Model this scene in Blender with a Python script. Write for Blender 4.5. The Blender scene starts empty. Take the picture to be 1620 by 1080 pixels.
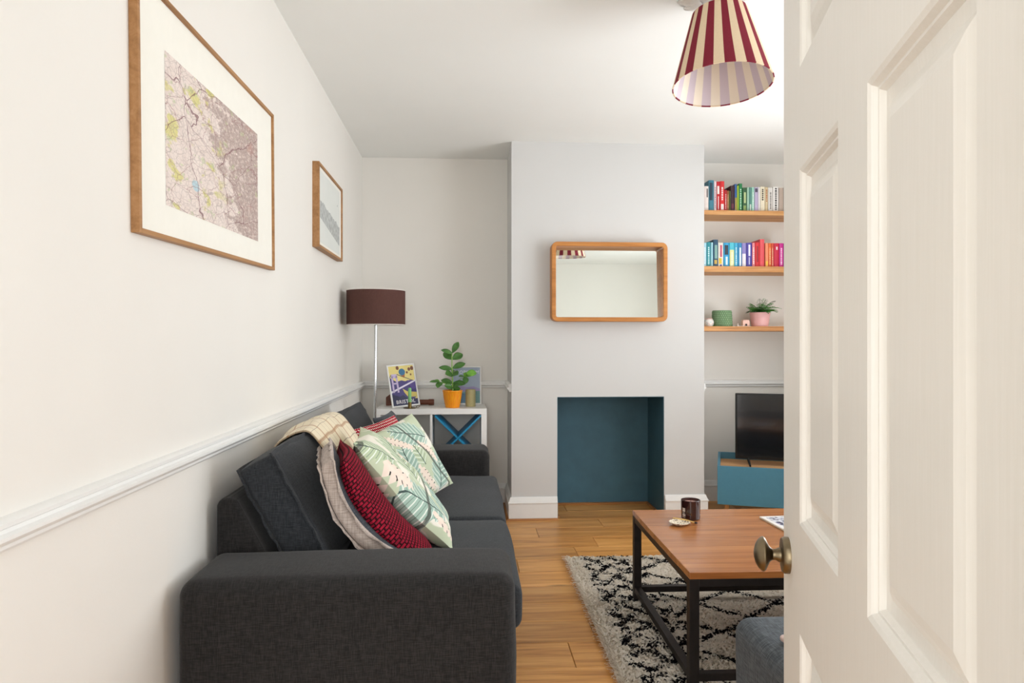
import bpy, math, random
import numpy as np
from mathutils import Vector, Matrix, noise

random.seed(7)
sc = bpy.context.scene
COL = sc.collection
PI = math.pi

# ------------------------------------------------------------------ camera, world, light, exposure
cam_d = bpy.data.cameras.new('camera')
cam_d.sensor_width = 36.0
cam_d.lens = 36.0 * 1100 / 1620
cam_d.clip_start = 0.02
cam = bpy.data.objects.new('camera', cam_d)
COL.objects.link(cam)
cam.location = (0, 0, 1.19)
cam.rotation_euler = (PI / 2, 0, -math.atan(72 / 1100))
sc.camera = cam

world = bpy.data.worlds.new('world')
sc.world = world
world.use_nodes = True
bg = world.node_tree.nodes['Background']
bg.inputs['Color'].default_value = (0.95, 0.97, 1.0, 1)
bg.inputs['Strength'].default_value = 1.7


def area(name, loc, rot, sx, sy, power, col):
    l = bpy.data.lights.new(name, 'AREA')
    l.shape = 'RECTANGLE'
    l.size, l.size_y = sx, sy
    l.energy = power
    l.color = col
    o = bpy.data.objects.new(name, l)
    o.location = loc
    o.rotation_euler = rot
    COL.objects.link(o)
    return o


# daylight entering by the big window of the right wall, plus an added upward ceiling fill
area('window_daylight', (2.70, 2.60, 1.50), (0, math.radians(90), 0), 1.55, 2.3, 27, (0.93, 0.967, 1.0))
area('ceiling_fill', (2.70, 2.60, 0.95), (0, math.radians(163), 0), 1.2, 2.3, 42, (0.93, 0.967, 1.0))
# added fill behind the camera, lifting the chimney breast and alcoves
area('hall_fill', (-0.25, -1.75, 1.35), (math.radians(92), 0, math.radians(-6)), 0.9, 1.8, 40, (0.99, 0.985, 0.97))

vs = sc.view_settings
vs.view_transform = 'Standard'
vs.look = 'None'
vs.gamma = 1.0
vs.use_curve_mapping = False
vs.exposure = 0.41

# ------------------------------------------------------------------ node helpers


def lin(h):
    h = h.lstrip('#')
    r = []
    for i in (0, 2, 4):
        c = int(h[i:i + 2], 16) / 255
        r.append(c / 12.92 if c <= 0.04045 else ((c + 0.055) / 1.055) ** 2.4)
    return (r[0], r[1], r[2], 1.0)


class Mat:
    def __init__(s, name, rough=0.6, metal=0.0, spec=0.5):
        s.m = bpy.data.materials.new(name)
        s.m.use_nodes = True
        s.t = s.m.node_tree
        s.b = s.t.nodes['Principled BSDF']
        s.set('Roughness', rough)
        s.set('Metallic', metal)
        s.set('Specular IOR Level', spec)
        s._tc = None

    def set(s, k, v):
        i = s.b.inputs[k]
        if isinstance(v, bpy.types.NodeSocket):
            s.t.links.new(v, i)
        else:
            i.default_value = v
        return s

    def n(s, typ, ins=None, **props):
        nd = s.t.nodes.new('ShaderNode' + typ)
        for k, v in props.items():
            setattr(nd, k, v)
        for k, v in (ins or {}).items():
            i = nd.inputs[k]
            if isinstance(v, bpy.types.NodeSocket):
                s.t.links.new(v, i)
            else:
                i.default_value = v
        return nd

    def tc(s, k):
        if s._tc is None:
            s._tc = s.t.nodes.new('ShaderNodeTexCoord')
        return s._tc.outputs[k]

    def math(s, op, a, b=0.0, clamp=False):
        return s.n('Math', {0: a, 1: b}, operation=op, use_clamp=clamp).outputs[0]

    def mix(s, f, a, b, blend='MIX'):
        nd = s.n('Mix', data_type='RGBA', blend_type=blend)
        for k, v in ((0, f), (6, a), (7, b)):
            i = nd.inputs[k]
            if isinstance(v, bpy.types.NodeSocket):
                s.t.links.new(v, i)
            else:
                i.default_value = v
        return nd.outputs[2]

    def map(s, vec, loc=(0, 0, 0), rot=(0, 0, 0), scale=(1, 1, 1)):
        return s.n('Mapping', {'Vector': vec, 'Location': loc, 'Rotation': rot, 'Scale': scale}).outputs[0]

    def noise(s, vec, scale, detail=3.0, rough=0.55, dist=0.0):
        return s.n('TexNoise', {'Vector': vec, 'Scale': scale, 'Detail': detail, 'Roughness': rough, 'Distortion': dist}).outputs[0]

    def ramp(s, f, stops, interp='LINEAR'):
        nd = s.n('ValToRGB', {0: f})
        cr = nd.color_ramp
        cr.interpolation = interp
        while len(cr.elements) < len(stops):
            cr.elements.new(0.5)
        for e, (p, c) in zip(cr.elements, stops):
            e.position = p
            e.color = c if len(c) == 4 else (*c, 1)
        return nd.outputs[0]

    def bump(s, h, strength=0.3, dist=0.01):
        nd = s.n('Bump', {'Height': h, 'Strength': strength, 'Distance': dist})
        s.t.links.new(nd.outputs[0], s.b.inputs['Normal'])
        return s

    def xyz(s, vec):
        o = s.n('SeparateXYZ', {0: vec}).outputs
        return o[0], o[1], o[2]


def plain(name, hexc, rough=0.6, metal=0.0, spec=0.5, var=0.06, scale=30, bump=0.0):
    m = Mat(name, rough, metal, spec)
    c = lin(hexc)
    f = m.noise(m.tc('Object'), scale, 4)
    d = tuple(x * (1 - var) for x in c[:3]) + (1,)
    l = tuple(min(1, x * (1 + var)) for x in c[:3]) + (1,)
    m.set('Base Color', m.ramp(f, [(0.3, d), (0.7, l)]))
    if bump:
        m.bump(f, bump, 0.004)
    return m.m


def paint(name, hexc, rough=0.75):
    m = Mat(name, rough, 0, 0.3)
    c = lin(hexc)
    f = m.noise(m.tc('Object'), 1.3, 3)
    d = tuple(x * 0.975 for x in c[:3]) + (1,)
    m.set('Base Color', m.ramp(f, [(0.35, d), (0.65, c)]))
    g = m.noise(m.tc('Object'), 160, 2)
    m.bump(g, 0.06, 0.003)
    return m.m


def wood(name, cols, axis=0, scale=1.0, rough=0.45, rnd=0.0, knots=False, coat=0.0):
    """grain runs along the given axis; cols dark -> light"""
    m = Mat(name, rough, 0, 0.4)
    v = m.tc('Object')
    if rnd:
        oi = m.n('ObjectInfo').outputs['Random']
        cmb = m.n('CombineXYZ', {0: m.math('MULTIPLY', oi, 37.0), 1: m.math('MULTIPLY', oi, 91.0), 2: m.math('MULTIPLY', oi, 53.0)}).outputs[0]
        v = m.n('VectorMath', {0: v, 1: cmb}, operation='ADD').outputs[0]
    sc_ = [14 * scale] * 3
    sc_[axis] = 1.1 * scale
    mv = m.map(v, scale=tuple(sc_))
    a = m.noise(mv, 1.0, 5, 0.6, 1.2)
    sc2 = [90 * scale] * 3
    sc2[axis] = 3.0 * scale
    b = m.noise(m.map(v, scale=tuple(sc2)), 1.0, 3, 0.6, 0.3)
    f = m.math('ADD', m.math('MULTIPLY', a, 0.72), m.math('MULTIPLY', b, 0.28))
    n = len(cols)
    base = m.ramp(f, [(0.32 + 0.36 * i / (n - 1), lin(c)) for i, c in enumerate(cols)])
    if knots:
        kv = [3.2 * scale] * 3
        kv[axis] = 1.3 * scale
        k = m.n('TexVoronoi', {'Vector': m.map(v, scale=tuple(kv)), 'Scale': 1.0, 'Randomness': 1.0}).outputs[0]
        km = m.ramp(k, [(0.05, (1, 1, 1)), (0.16, (0, 0, 0))])
        base = m.mix(m.math('MULTIPLY', km, 0.75), base, lin('#4a2b14'))
    if rnd:
        br = m.math('ADD', m.math('MULTIPLY', oi, rnd), 1 - rnd / 2)
        base = m.mix(1.0, base, m.n('CombineXYZ', {0: br, 1: br, 2: br}).outputs[0], 'MULTIPLY')
    m.set('Base Color', base)
    m.set('Coat Weight', coat)
    m.set('Coat Roughness', 0.12)
    m.bump(b, 0.08, 0.002)
    return m.m


def fabric(name, dark, light, scale=420, slub=1.0, rough=0.95, sheen=0.1):
    """woven cloth: warp and weft threads with slubs"""
    m = Mat(name, rough, 0, 0.15)
    v = m.tc('Object')
    w1 = m.noise(m.map(v, scale=(scale, scale * 0.06, scale * 0.06)), 1.0, 2)
    w2 = m.noise(m.map(v, scale=(scale * 0.06, scale * 0.06, scale)), 1.0, 2)
    w3 = m.noise(m.map(v, scale=(scale * 0.06, scale, scale * 0.06)), 1.0, 2)
    nx, ny, nz = m.xyz(m.tc('Normal'))
    k1 = m.math('SUBTRACT', 1.0, m.math('MULTIPLY', nx, nx))
    k2 = m.math('SUBTRACT', 1.0, m.math('MULTIPLY', nz, nz))
    k3 = m.math('SUBTRACT', 1.0, m.math('MULTIPLY', ny, ny))
    s_ = m.math('ADD', m.math('ADD', m.math('MULTIPLY', w1, k1), m.math('MULTIPLY', w2, k2)), m.math('MULTIPLY', w3, k3))
    s_ = m.math('DIVIDE', s_, 2.0)
    big = m.noise(v, 5.0, 3)
    f = m.math('ADD', m.math('MULTIPLY', s_, 0.94), m.math('MULTIPLY', big, 0.06))
    m.set('Base Color', m.ramp(f, [(0.42, lin(dark)), (0.60, lin(light))]))
    m.set('Sheen Weight', sheen)
    m.set('Sheen Roughness', 0.5)
    m.bump(s_, 0.35, 0.002)
    return m.m


# ------------------------------------------------------------------ geometry helpers
class G:
    """geometry collector for ONE mesh"""

    def __init__(s):
        s.v, s.f, s.mi, s.uv = [], [], [], {}
        s.cur = 0

    def add(s, vs_, fs, uvs=None):
        o = len(s.v)
        s.v += [tuple(p) for p in vs_]
        for fc in fs:
            s.f.append(tuple(i + o for i in fc))
            s.mi.append(s.cur)
        if uvs:
            for i, u in enumerate(uvs):
                s.uv[i + o] = u
        return s

    def box(s, x0, x1, y0, y1, z0, z1):
        p = [(x0, y0, z0), (x1, y0, z0), (x1, y1, z0), (x0, y1, z0), (x0, y0, z1), (x1, y0, z1), (x1, y1, z1), (x0, y1, z1)]
        return s.add(p, [(0, 3, 2, 1), (4, 5, 6, 7), (0, 1, 5, 4), (1, 2, 6, 5), (2, 3, 7, 6), (3, 0, 4, 7)])

    def lathe(s, prof, seg=32, c=(0, 0, 0), axis=(0, 0, 1), cap=True):
        """prof: (radius, height) pairs from bottom to top"""
        q = Vector((0, 0, 1)).rotation_difference(Vector(axis).normalized())
        vs_, uvs = [], []
        n = len(prof)
        for j, (r, h) in enumerate(prof):
            for i in range(seg + 1):
                a = 2 * PI * i / seg
                p = q @ Vector((r * math.cos(a), r * math.sin(a), h))
                vs_.append((p.x + c[0], p.y + c[1], p.z + c[2]))
                uvs.append((i / seg, j / max(1, n - 1)))
        fs = []
        for j in range(n - 1):
            for i in range(seg):
                a = j * (seg + 1) + i
                fs.append((a, a + 1, a + seg + 2, a + seg + 1))
        if cap:
            if prof[0][0] > 1e-5:
                fs.append(tuple(range(seg - 1, -1, -1)))
            if prof[-1][0] > 1e-5:
                fs.append(tuple((n - 1) * (seg + 1) + i for i in range(seg)))
        return s.add(vs_, fs, uvs)

    def tube(s, path, r, seg=10, cap=True):
        pts = [Vector(p) for p in path]
        rs = r if isinstance(r, (list, tuple)) else [r] * len(pts)
        vs_, fs = [], []
        t0 = (pts[1] - pts[0]).normalized()
        up = Vector((0, 0, 1)) if abs(t0.z) < 0.9 else Vector((1, 0, 0))
        nx = t0.cross(up).normalized()
        for i, p in enumerate(pts):
            t = (pts[min(i + 1, len(pts) - 1)] - pts[max(i - 1, 0)]).normalized()
            nx = (nx - t * nx.dot(t)).normalized()
            ny = t.cross(nx)
            for k in range(seg):
                a = 2 * PI * k / seg
                vs_.append(p + (nx * math.cos(a) + ny * math.sin(a)) * rs[i])
        for i in range(len(pts) - 1):
            for k in range(seg):
                k2 = (k + 1) % seg
                fs.append((i * seg + k, i * seg + k2, (i + 1) * seg + k2, (i + 1) * seg + k))
        if cap:
            fs.append(tuple(range(seg - 1, -1, -1)))
            fs.append(tuple((len(pts) - 1) * seg + k for k in range(seg)))
        return s.add(vs_, fs)

    def prism(s, poly, y0, y1, plane='XZ'):
        """extrude a polygon: plane XZ along Y, XY along Z, YZ along X"""
        n = len(poly)

        def P(a, b, h):
            return {'XZ': (a, h, b), 'XY': (a, b, h), 'YZ': (h, a, b)}[plane]
        vs_ = [P(a, b, y0) for a, b in poly] + [P(a, b, y1) for a, b in poly]
        fs = [tuple(range(n - 1, -1, -1)), tuple(range(n, 2 * n))]
        fs += [(i, (i + 1) % n, n + (i + 1) % n, n + i) for i in range(n)]
        return s.add(vs_, fs)

    def grid(s, fn, nu, nv, closed_u=False):
        vs_, uvs, fs = [], [], []
        for j in range(nv + 1):
            for i in range(nu + 1):
                u, v = i / nu, j / nv
                vs_.append(fn(u, v))
                uvs.append((u, v))
        for j in range(nv):
            for i in range(nu):
                a = j * (nu + 1) + i
                fs.append((a, a + 1, a + nu + 2, a + nu + 1))
        return s.add(vs_, fs, uvs)

    def xf(s, M):
        s.v = [tuple(M @ Vector(p)) for p in s.v]
        return s


def frame(c, x, y, z):
    return Matrix(((x[0], y[0], z[0], c[0]), (x[1], y[1], z[1], c[1]), (x[2], y[2], z[2], c[2]), (0, 0, 0, 1)))


def obj(name, g, mats, parent=None, loc=(0, 0, 0), rotz=0.0, smooth=False, bevel=0.0, bseg=2, solid=0.0, sub=0, recalc=True):
    me = bpy.data.meshes.new(name)
    me.from_pydata(g.v, [], g.f)
    if not isinstance(mats, (list, tuple)):
        mats = [mats]
    for m in mats:
        me.materials.append(m)
    if any(g.mi):
        me.polygons.foreach_set('material_index', g.mi)
    if g.uv:
        ul = me.uv_layers.new(name='UVMap')
        for lp in me.loops:
            ul.data[lp.index].uv = g.uv.get(lp.vertex_index, (0, 0))
    if recalc:
        import bmesh
        bm = bmesh.new()
        bm.from_mesh(me)
        bmesh.ops.remove_doubles(bm, verts=bm.verts, dist=1e-6) if not g.uv else None
        bmesh.ops.recalc_face_normals(bm, faces=bm.faces)
        bm.to_mesh(me)
        bm.free()
    if smooth:
        me.polygons.foreach_set('use_smooth', [True] * len(me.polygons))
        if smooth != 'all':
            me.set_sharp_from_angle(angle=math.radians(40 if smooth is True else smooth))
    o = bpy.data.objects.new(name, me)
    COL.objects.link(o)
    o.location = loc
    o.rotation_euler = (0, 0, rotz)
    if parent:
        o.parent = parent
    if bevel:
        b = o.modifiers.new('bevel', 'BEVEL')
        b.width = bevel
        b.segments = bseg
        b.limit_method = 'ANGLE'
    if sub:
        b = o.modifiers.new('sub', 'SUBSURF')
        b.levels = b.render_levels = sub
    if solid:
        b = o.modifiers.new('solid', 'SOLIDIFY')
        b.thickness = solid
        b.offset = 1
    return o


def thing(name, label, cat, loc=(0, 0, 0), rotz=0.0, group=None):
    o = bpy.data.objects.new(name, None)
    o.empty_display_size = 0.05
    COL.objects.link(o)
    o.location = loc
    o.rotation_euler = (0, 0, rotz)
    return tag(o, label, cat, group)


def tag(o, label, cat, group=None):
    o['label'] = label
    o['category'] = cat
    if group:
        o['group'] = group
    return o


def struct(o, label=None, cat=None):
    o['kind'] = 'structure'
    if label:
        o['label'] = label
    if cat:
        o['category'] = cat
    return o


def softbox(hx, hy, hz, r, bulge=(0, 0, 0), n=10, nc=4, wob=0.0, seed=0.0, matf=None):
    """box with rounded edges and puffed faces, one closed surface"""
    def samples(h):
        c = [-h + r * (i / nc) for i in range(nc)]
        f = [-(h - r) + 2 * (h - r) * i / n for i in range(n + 1)]
        return c + f + [-x for x in reversed(c)]
    S = [samples(hx), samples(hy), samples(hz)]
    H = (hx, hy, hz)
    g = G()
    idx = {}

    def vert(i, j, k):
        key = (i, j, k)
        if key in idx:
            return idx[key]
        p = Vector((S[0][i], S[1][j], S[2][k]))
        q = Vector([max(-(H[a] - r), min(H[a] - r, p[a])) for a in range(3)])
        d = p - q
        if d.length > 1e-9:
            q = q + d.normalized() * r
        e = [q[a] / H[a] for a in range(3)]
        for a in range(3):
            b, c = (a + 1) % 3, (a + 2) % 3
            q[a] += (1 if e[a] > 0 else -1) * bulge[a] * abs(e[a]) ** 2 * max(0, 1 - e[b] ** 2) * max(0, 1 - e[c] ** 2)
        if wob:
            q += Vector(noise.noise_vector(p * 6 + Vector((seed, seed * 2, 0)))) * wob
        idx[key] = len(g.v)
        g.v.append(tuple(q))
        return idx[key]
    N = [len(x) - 1 for x in S]
    for a in range(3):
        b, c = (a + 1) % 3, (a + 2) % 3
        for side in (0, N[a]):
            for i in range(N[b]):
                for j in range(N[c]):
                    q = []
                    for di, dj in ((0, 0), (1, 0), (1, 1), (0, 1)):
                        k = [0, 0, 0]
                        k[a] = side
                        k[b] = i + di
                        k[c] = j + dj
                        q.append(vert(*k))
                    g.f.append(tuple(q if side else reversed(q)))
                    g.mi.append(matf(a, side > 0) if matf else 0)
    return g


def flange(hx, hy, hz, z, w=0.012, seed=0.0, wav=0.004, r=0.03):
    """thin sewn lip that runs round a cushion face (rectangle hx x hy at height z)"""
    pts = []
    n = 24
    for (a, b) in (((-hx, -hy), (hx, -hy)), ((hx, -hy), (hx, hy)), ((hx, hy), (-hx, hy)), ((-hx, hy), (-hx, -hy))):
        for i in range(n):
            t = i / n
            pts.append(Vector((a[0] + (b[0] - a[0]) * t, a[1] + (b[1] - a[1]) * t, 0)))
    m = len(pts)
    g = G()
    vs_ = []
    for i, p in enumerate(pts):
        d = Vector((p.x / hx, p.y / hy, 0))
        d = Vector((d.x ** 5, d.y ** 5, 0)).normalized()
        wv = wav * (math.sin(i * 0.9 + seed) + 0.6 * math.sin(i * 2.1 + seed * 3))
        q = Vector((p.x, p.y, z)) - d * 0.008
        o_ = Vector((p.x, p.y, z + wv)) + d * w
        for (bp, dz) in ((q, -0.003), (o_, -0.0025), (o_, 0.0025), (q, 0.003)):
            vs_.append((bp.x, bp.y, bp.z + dz))
    fs = []
    for i in range(m):
        j = (i + 1) % m
        for k in range(4):
            k2 = (k + 1) % 4
            fs.append((i * 4 + k, j * 4 + k, j * 4 + k2, i * 4 + k2))
    return g.add(vs_, fs)


def pillow_geo(a, b, t, n=28, pinch=0.05, wr=0.006, seed=0.0, sag=0.0, power=0.42):
    """knife-edge cushion; x in [-a/2,a/2], y in [-b/2,b/2], both faces, uv over each face"""
    g = G()
    for side in (1, -1):
        def fn(u, v, side=side):
            x, y = 2 * u - 1, 2 * v - 1
            X = a / 2 * x * (1 - pinch * (1 - y * y))
            Y = b / 2 * y * (1 - pinch * (1 - x * x))
            e = max(0.0, (1 - x ** 2) * (1 - y ** 2))
            h = t / 2 * e ** power
            h += wr * e ** 0.3 * noise.noise(Vector((X * 9 + seed, Y * 9, seed * 1.7 + side)))
            return (X, Y, side * h + 0.012 * noise.noise(Vector((X * 5 + seed, Y * 5, seed))) - sag * (1 - y * y))
        s_ = len(g.f)
        g.grid(fn, n, n)
        if side < 0:
            g.f[s_:] = [tuple(reversed(f)) for f in g.f[s_:]]
    return g


def text_geo(txt, size, extrude=0.0004, space=1.0):
    cu = bpy.data.curves.new('lettering', 'FONT')
    cu.body = txt
    cu.size = size
    cu.extrude = extrude
    cu.align_x = 'CENTER'
    cu.align_y = 'CENTER'
    cu.space_character = space
    cu.resolution_u = 2
    o = bpy.data.objects.new('lettering', cu)
    COL.objects.link(o)
    dg = bpy.context.evaluated_depsgraph_get()
    me = bpy.data.meshes.new_from_object(o.evaluated_get(dg))
    g = G()
    g.add([tuple(v.co) for v in me.vertices], [tuple(p.vertices) for p in me.polygons])
    bpy.data.objects.remove(o)
    bpy.data.curves.remove(cu)
    bpy.data.meshes.remove(me)
    return g


def copy_part(o, parent, loc=None):
    c = o.copy()
    COL.objects.link(c)
    c.parent = parent
    if loc:
        c.location = loc
    return c


# ------------------------------------------------------------------ materials of the shell
M_WALL = paint('wall_paint', '#eae6df')
M_CEIL = paint('ceiling_paint', '#f3f3ef')
M_BREAST = paint('breast_paint', '#d2d1cf')
M_TRIM = plain('gloss_trim_paint', '#ecebe8', 0.4, var=0.01)
M_DOOR = Mat('door_paint', 0.33, 0, 0.4)
_v = M_DOOR.tc('Object')
_g = M_DOOR.noise(M_DOOR.map(_v, scale=(260, 260, 9)), 1.0, 4, 0.6, 0.5)
M_DOOR.set('Base Color', M_DOOR.ramp(_g, [(0.3, lin('#e9e6df')), (0.7, lin('#edeae4'))]))
M_DOOR.bump(_g, 0.10, 0.0015)
M_DOOR = M_DOOR.m
M_TEAL = plain('teal_wall_paint', '#3f6676', 0.6, var=0.08, scale=9, bump=0.05)
M_PLANK = wood('oak_plank', ['#9a6228', '#c48844', '#d89e58', '#e2ac6c'], 0, 1.35, 0.38, rnd=0.28, knots=True)
M_BEAD = wood('oak_bead', ['#7a4c26', '#a8703c', '#b98048'], 0, 1.0, 0.5)
M_GAP = plain('plank_joint', '#3a2413', 0.9)

XL, XR, YB, YC, H, YN = -0.754, 2.75, 5.10, 4.63, 2.525, 0.25
CX0, CX1 = 0.300, 1.612

# ------------------------------------------------------------------ floor with planks
g = G()
g.box(XL - 0.1, XR + 0.1, -1.6, YB + 0.15, -0.06, -0.008)
floor = struct(obj('floor', g, M_GAP), 'honey brown wooden plank floor of the living room', 'floor')
PL = 1.22
joints = {2.52: 0.40, 3.33: 0.205, 4.21: 0.44, 3.79: 0.62, 4.42: 0.88}
rows = [2.52 + 0.2105 * k for k in range(-20, 13)]
plank_mesh = {}
for ri, y0 in enumerate(rows):
    y1 = y0 + 0.2105
    if y0 > YB - 0.05 or y1 < YN - 0.1:
        continue
    key = min(joints, key=lambda q: abs(q - y0))
    off = joints[key] if abs(key - y0) < 0.09 else random.uniform(0, PL)
    x = off - PL * math.ceil((off - XL) / PL)
    if x + 1e-4 > XL:
        x -= PL
    while x < XR:
        xa, xb = max(x, XL), min(x + PL, XR)
        yb_ = min(y1, YB + 0.05)
        if xb - xa > 0.02:
            k = (round(xb - xa, 3), round(yb_ - y0, 3))
            if k not in plank_mesh:
                w, d = k
                gg = G()
                gg.box(0.001, w - 0.001, 0.001, d - 0.001, -0.012, 0.0)
                o = obj('plank', gg, M_PLANK, floor, (xa, y0, 0), bevel=0.0016, bseg=1)
                plank_mesh[k] = o
            else:
                o = copy_part(plank_mesh[k], floor, (xa, y0, 0))
        x += PL

g = G(); g.box(XL - 0.1, XR + 0.1, -1.6, rows[9] + 0.0005, -0.0079, 0.0)  # unseen hall floor, made pale grey so its bounced light stays neutral
struct(obj('floor_hall', g, plain('hall_floor_neutral', '#c9c6c1', 0.95, var=0.05, scale=300, bump=0.3)), 'pale grey unseen hall floor behind the doorway, added for neutral bounce', 'floor')

# ------------------------------------------------------------------ ceiling and walls
g = G(); g.box(XL - 0.1, XR + 0.1, YN - 0.1, YB + 0.1, H, H + 0.1)
struct(obj('ceiling', g, M_CEIL))
g = G(); g.box(XL - 0.1, XL, -1.6, YB + 0.1, -0.05, H)
struct(obj('wall_left', g, M_WALL))
g = G(); g.box(XL, XR, YB, YB + 0.1, -0.05, H)
struct(obj('wall_back', g, M_WALL))
# near wall with the doorway the camera looks through
g = G()
g.box(XL, -0.535, YN - 0.1, YN, -0.05, H)
g.box(0.215, XR, YN - 0.1, YN, -0.05, H)
g.box(-0.535, 0.215, YN - 0.1, YN, 2.02, H)
struct(obj('wall_front', g, M_WALL))
# right wall with the window opening
WY0, WY1, WZ0, WZ1 = 1.40, 3.80, 0.70, 2.28
g = G()
g.box(XR, XR + 0.1, YN - 0.1, WY0, -0.05, H)
g.box(XR, XR + 0.1, WY1, YB + 0.1, -0.05, H)
g.box(XR, XR + 0.1, WY0, WY1, -0.05, WZ0)
g.box(XR, XR + 0.1, WY0, WY1, WZ1, H)
struct(obj('wall_right', g, M_WALL))
m = Mat('window_glass', 0.02)
m.set('Transmission Weight', 1.0); m.set('Base Color', (0.95, 0.98, 1, 1)); m.set('IOR', 1.45)
M_GLASS = m.m
win = struct(thing('window_1', 'tall white sash window in the right wall', 'window', (XR + 0.05, (WY0 + WY1) / 2, WZ0)))
g = G()
hw, hh = (WY1 - WY0) / 2, WZ1 - WZ0
g.box(-0.04, 0.04, -hw, -hw + 0.06, 0, hh); g.box(-0.04, 0.04, hw - 0.06, hw, 0, hh)
g.box(-0.04, 0.04, -hw + 0.06, hw - 0.06, 0, 0.06); g.box(-0.04, 0.04, -hw + 0.06, hw - 0.06, hh - 0.06, hh)
g.box(-0.03, 0.03, -0.03, 0.03, 0.06, hh - 0.06)
obj('window_frame', g, M_TRIM, win, bevel=0.004)
for s_ in (-1, 1):
    g = G(); g.box(-0.003, 0.003, min(s_ * 0.032, s_ * (hw - 0.061)), max(s_ * 0.032, s_ * (hw - 0.061)), 0.061, hh - 0.061)
    obj('pane', g, M_GLASS, win)
g = G(); g.box(-0.16, -0.051, -hw - 0.05, hw + 0.05, -0.035, 0.0)
obj('window_sill', g, M_TRIM, win, bevel=0.006)

# chimney breast with the fireplace opening, teal lining
FX0, FX1, FZ, FD = 0.607, 1.335, 0.818, 0.41
breast = struct(thing('wall_chimney_breast', 'pale grey chimney breast with a low teal fireplace opening', 'wall', (CX0, YC, 0)))
W = CX1 - CX0
fx0, fx1 = FX0 - CX0, FX1 - CX0
g = G()
g.box(0, fx0, 0, YB - YC, 0, H); g.box(fx1, W, 0, YB - YC, 0, H); g.box(fx0, fx1, 0, YB - YC, FZ, H)
obj('breast_wall', g, M_BREAST, breast)
g = G()
e = 0.004
g.box(fx0, fx0 + e, 0.002, FD, 0, FZ - e); g.box(fx1 - e, fx1, 0.002, FD, 0, FZ - e)
g.box(fx0, fx1, 0.002, FD, FZ - e, FZ); g.box(fx0, fx1, FD, YB - YC, 0, FZ)
obj('recess_lining', g, M_TEAL, breast)
g = G()
g.box(fx0 + e, fx1 - e, FD - 0.016, FD, 0, 0.016); g.box(fx1 - e - 0.016, fx1 - e, 0.02, FD - 0.016, 0, 0.016)
g.box(fx0 + e, fx0 + e + 0.016, 0.02, FD - 0.016, 0, 0.016)
obj('recess_bead', g, M_BEAD, breast, bevel=0.005)

# mouldings: profile (out, z) swept along a wall
DADO = [(0, 0.852), (0.012, 0.852), (0.016, 0.857), (0.016, 0.863), (0.022, 0.866), (0.027, 0.873), (0.027, 0.879), (0.018, 0.883), (0.016, 0.889), (0.020, 0.892), (0.020, 0.899), (0.012, 0.904), (0, 0.905)]
BASE = [(0, 0), (0.020, 0), (0.020, 0.108), (0.024, 0.111), (0.024, 0.118), (0.020, 0.121), (0.018, 0.128), (0.013, 0.138), (0.011, 0.147), (0.007, 0.152), (0, 0.152)]


def mould(name, prof, pts, mat, label=None):
    """sweep along a polyline in plan; the room lies to the LEFT of the walking direction"""
    P = [Vector((x, y)) for x, y in pts]
    n = len(P)
    vs_, fs = [], []
    for i, p in enumerate(P):
        d1 = (P[i] - P[i - 1]).normalized() if i > 0 else (P[1] - P[0]).normalized()
        d2 = (P[i + 1] - P[i]).normalized() if i < n - 1 else d1
        n1, n2 = Vector((-d1.y, d1.x)), Vector((-d2.y, d2.x))
        mt = (n1 + n2)
        mt = mt / max(0.2, mt.dot(n1)) if mt.length > 1e-6 else n1
        for o_, z in prof:
            q = p + mt * o_
            vs_.append((q.x, q.y, z))
    k = len(prof)
    for i in range(n - 1):
        for j in range(k):
            j2 = (j + 1) % k
            fs.append((i * k + j, (i + 1) * k + j, (i + 1) * k + j2, i * k + j2))
    fs.append(tuple(range(k))); fs.append(tuple((n - 1) * k + j for j in reversed(range(k))))
    g = G(); g.add(vs_, fs)
    return struct(obj(name, g, mat, smooth=30))


# walking so that the room is on the left: back wall right->left, left wall far->near
mould('trim_1', DADO, [(CX0, YC + 0.03), (CX0, YB), (XL, YB), (XL, YN)], M_TRIM)
mould('trim_2', DADO, [(XR, YB), (CX1, YB), (CX1, YC + 0.03)], M_TRIM)
mould('baseboard_left', BASE, [(FX0, YC), (CX0, YC), (CX0, YB), (XL, YB), (XL, YN)], M_TRIM)
mould('baseboard_right', BASE, [(XR, YN), (XR, YB), (CX1, YB), (CX1, YC), (FX1 + 0.004, YC)], M_TRIM)
BEADP = [(0, 0), (0.014, 0), (0.013, 0.006), (0.009, 0.011), (0.004, 0.013), (0, 0.013)]
off = 0.0202
mould('trim_3', BEADP, [(FX0 + 0.003, YC - off), (CX0 - off, YC - off), (CX0 - off, YB - off), (XL + off, YB - off), (XL + off, 4.2)], M_BEAD)

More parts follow.
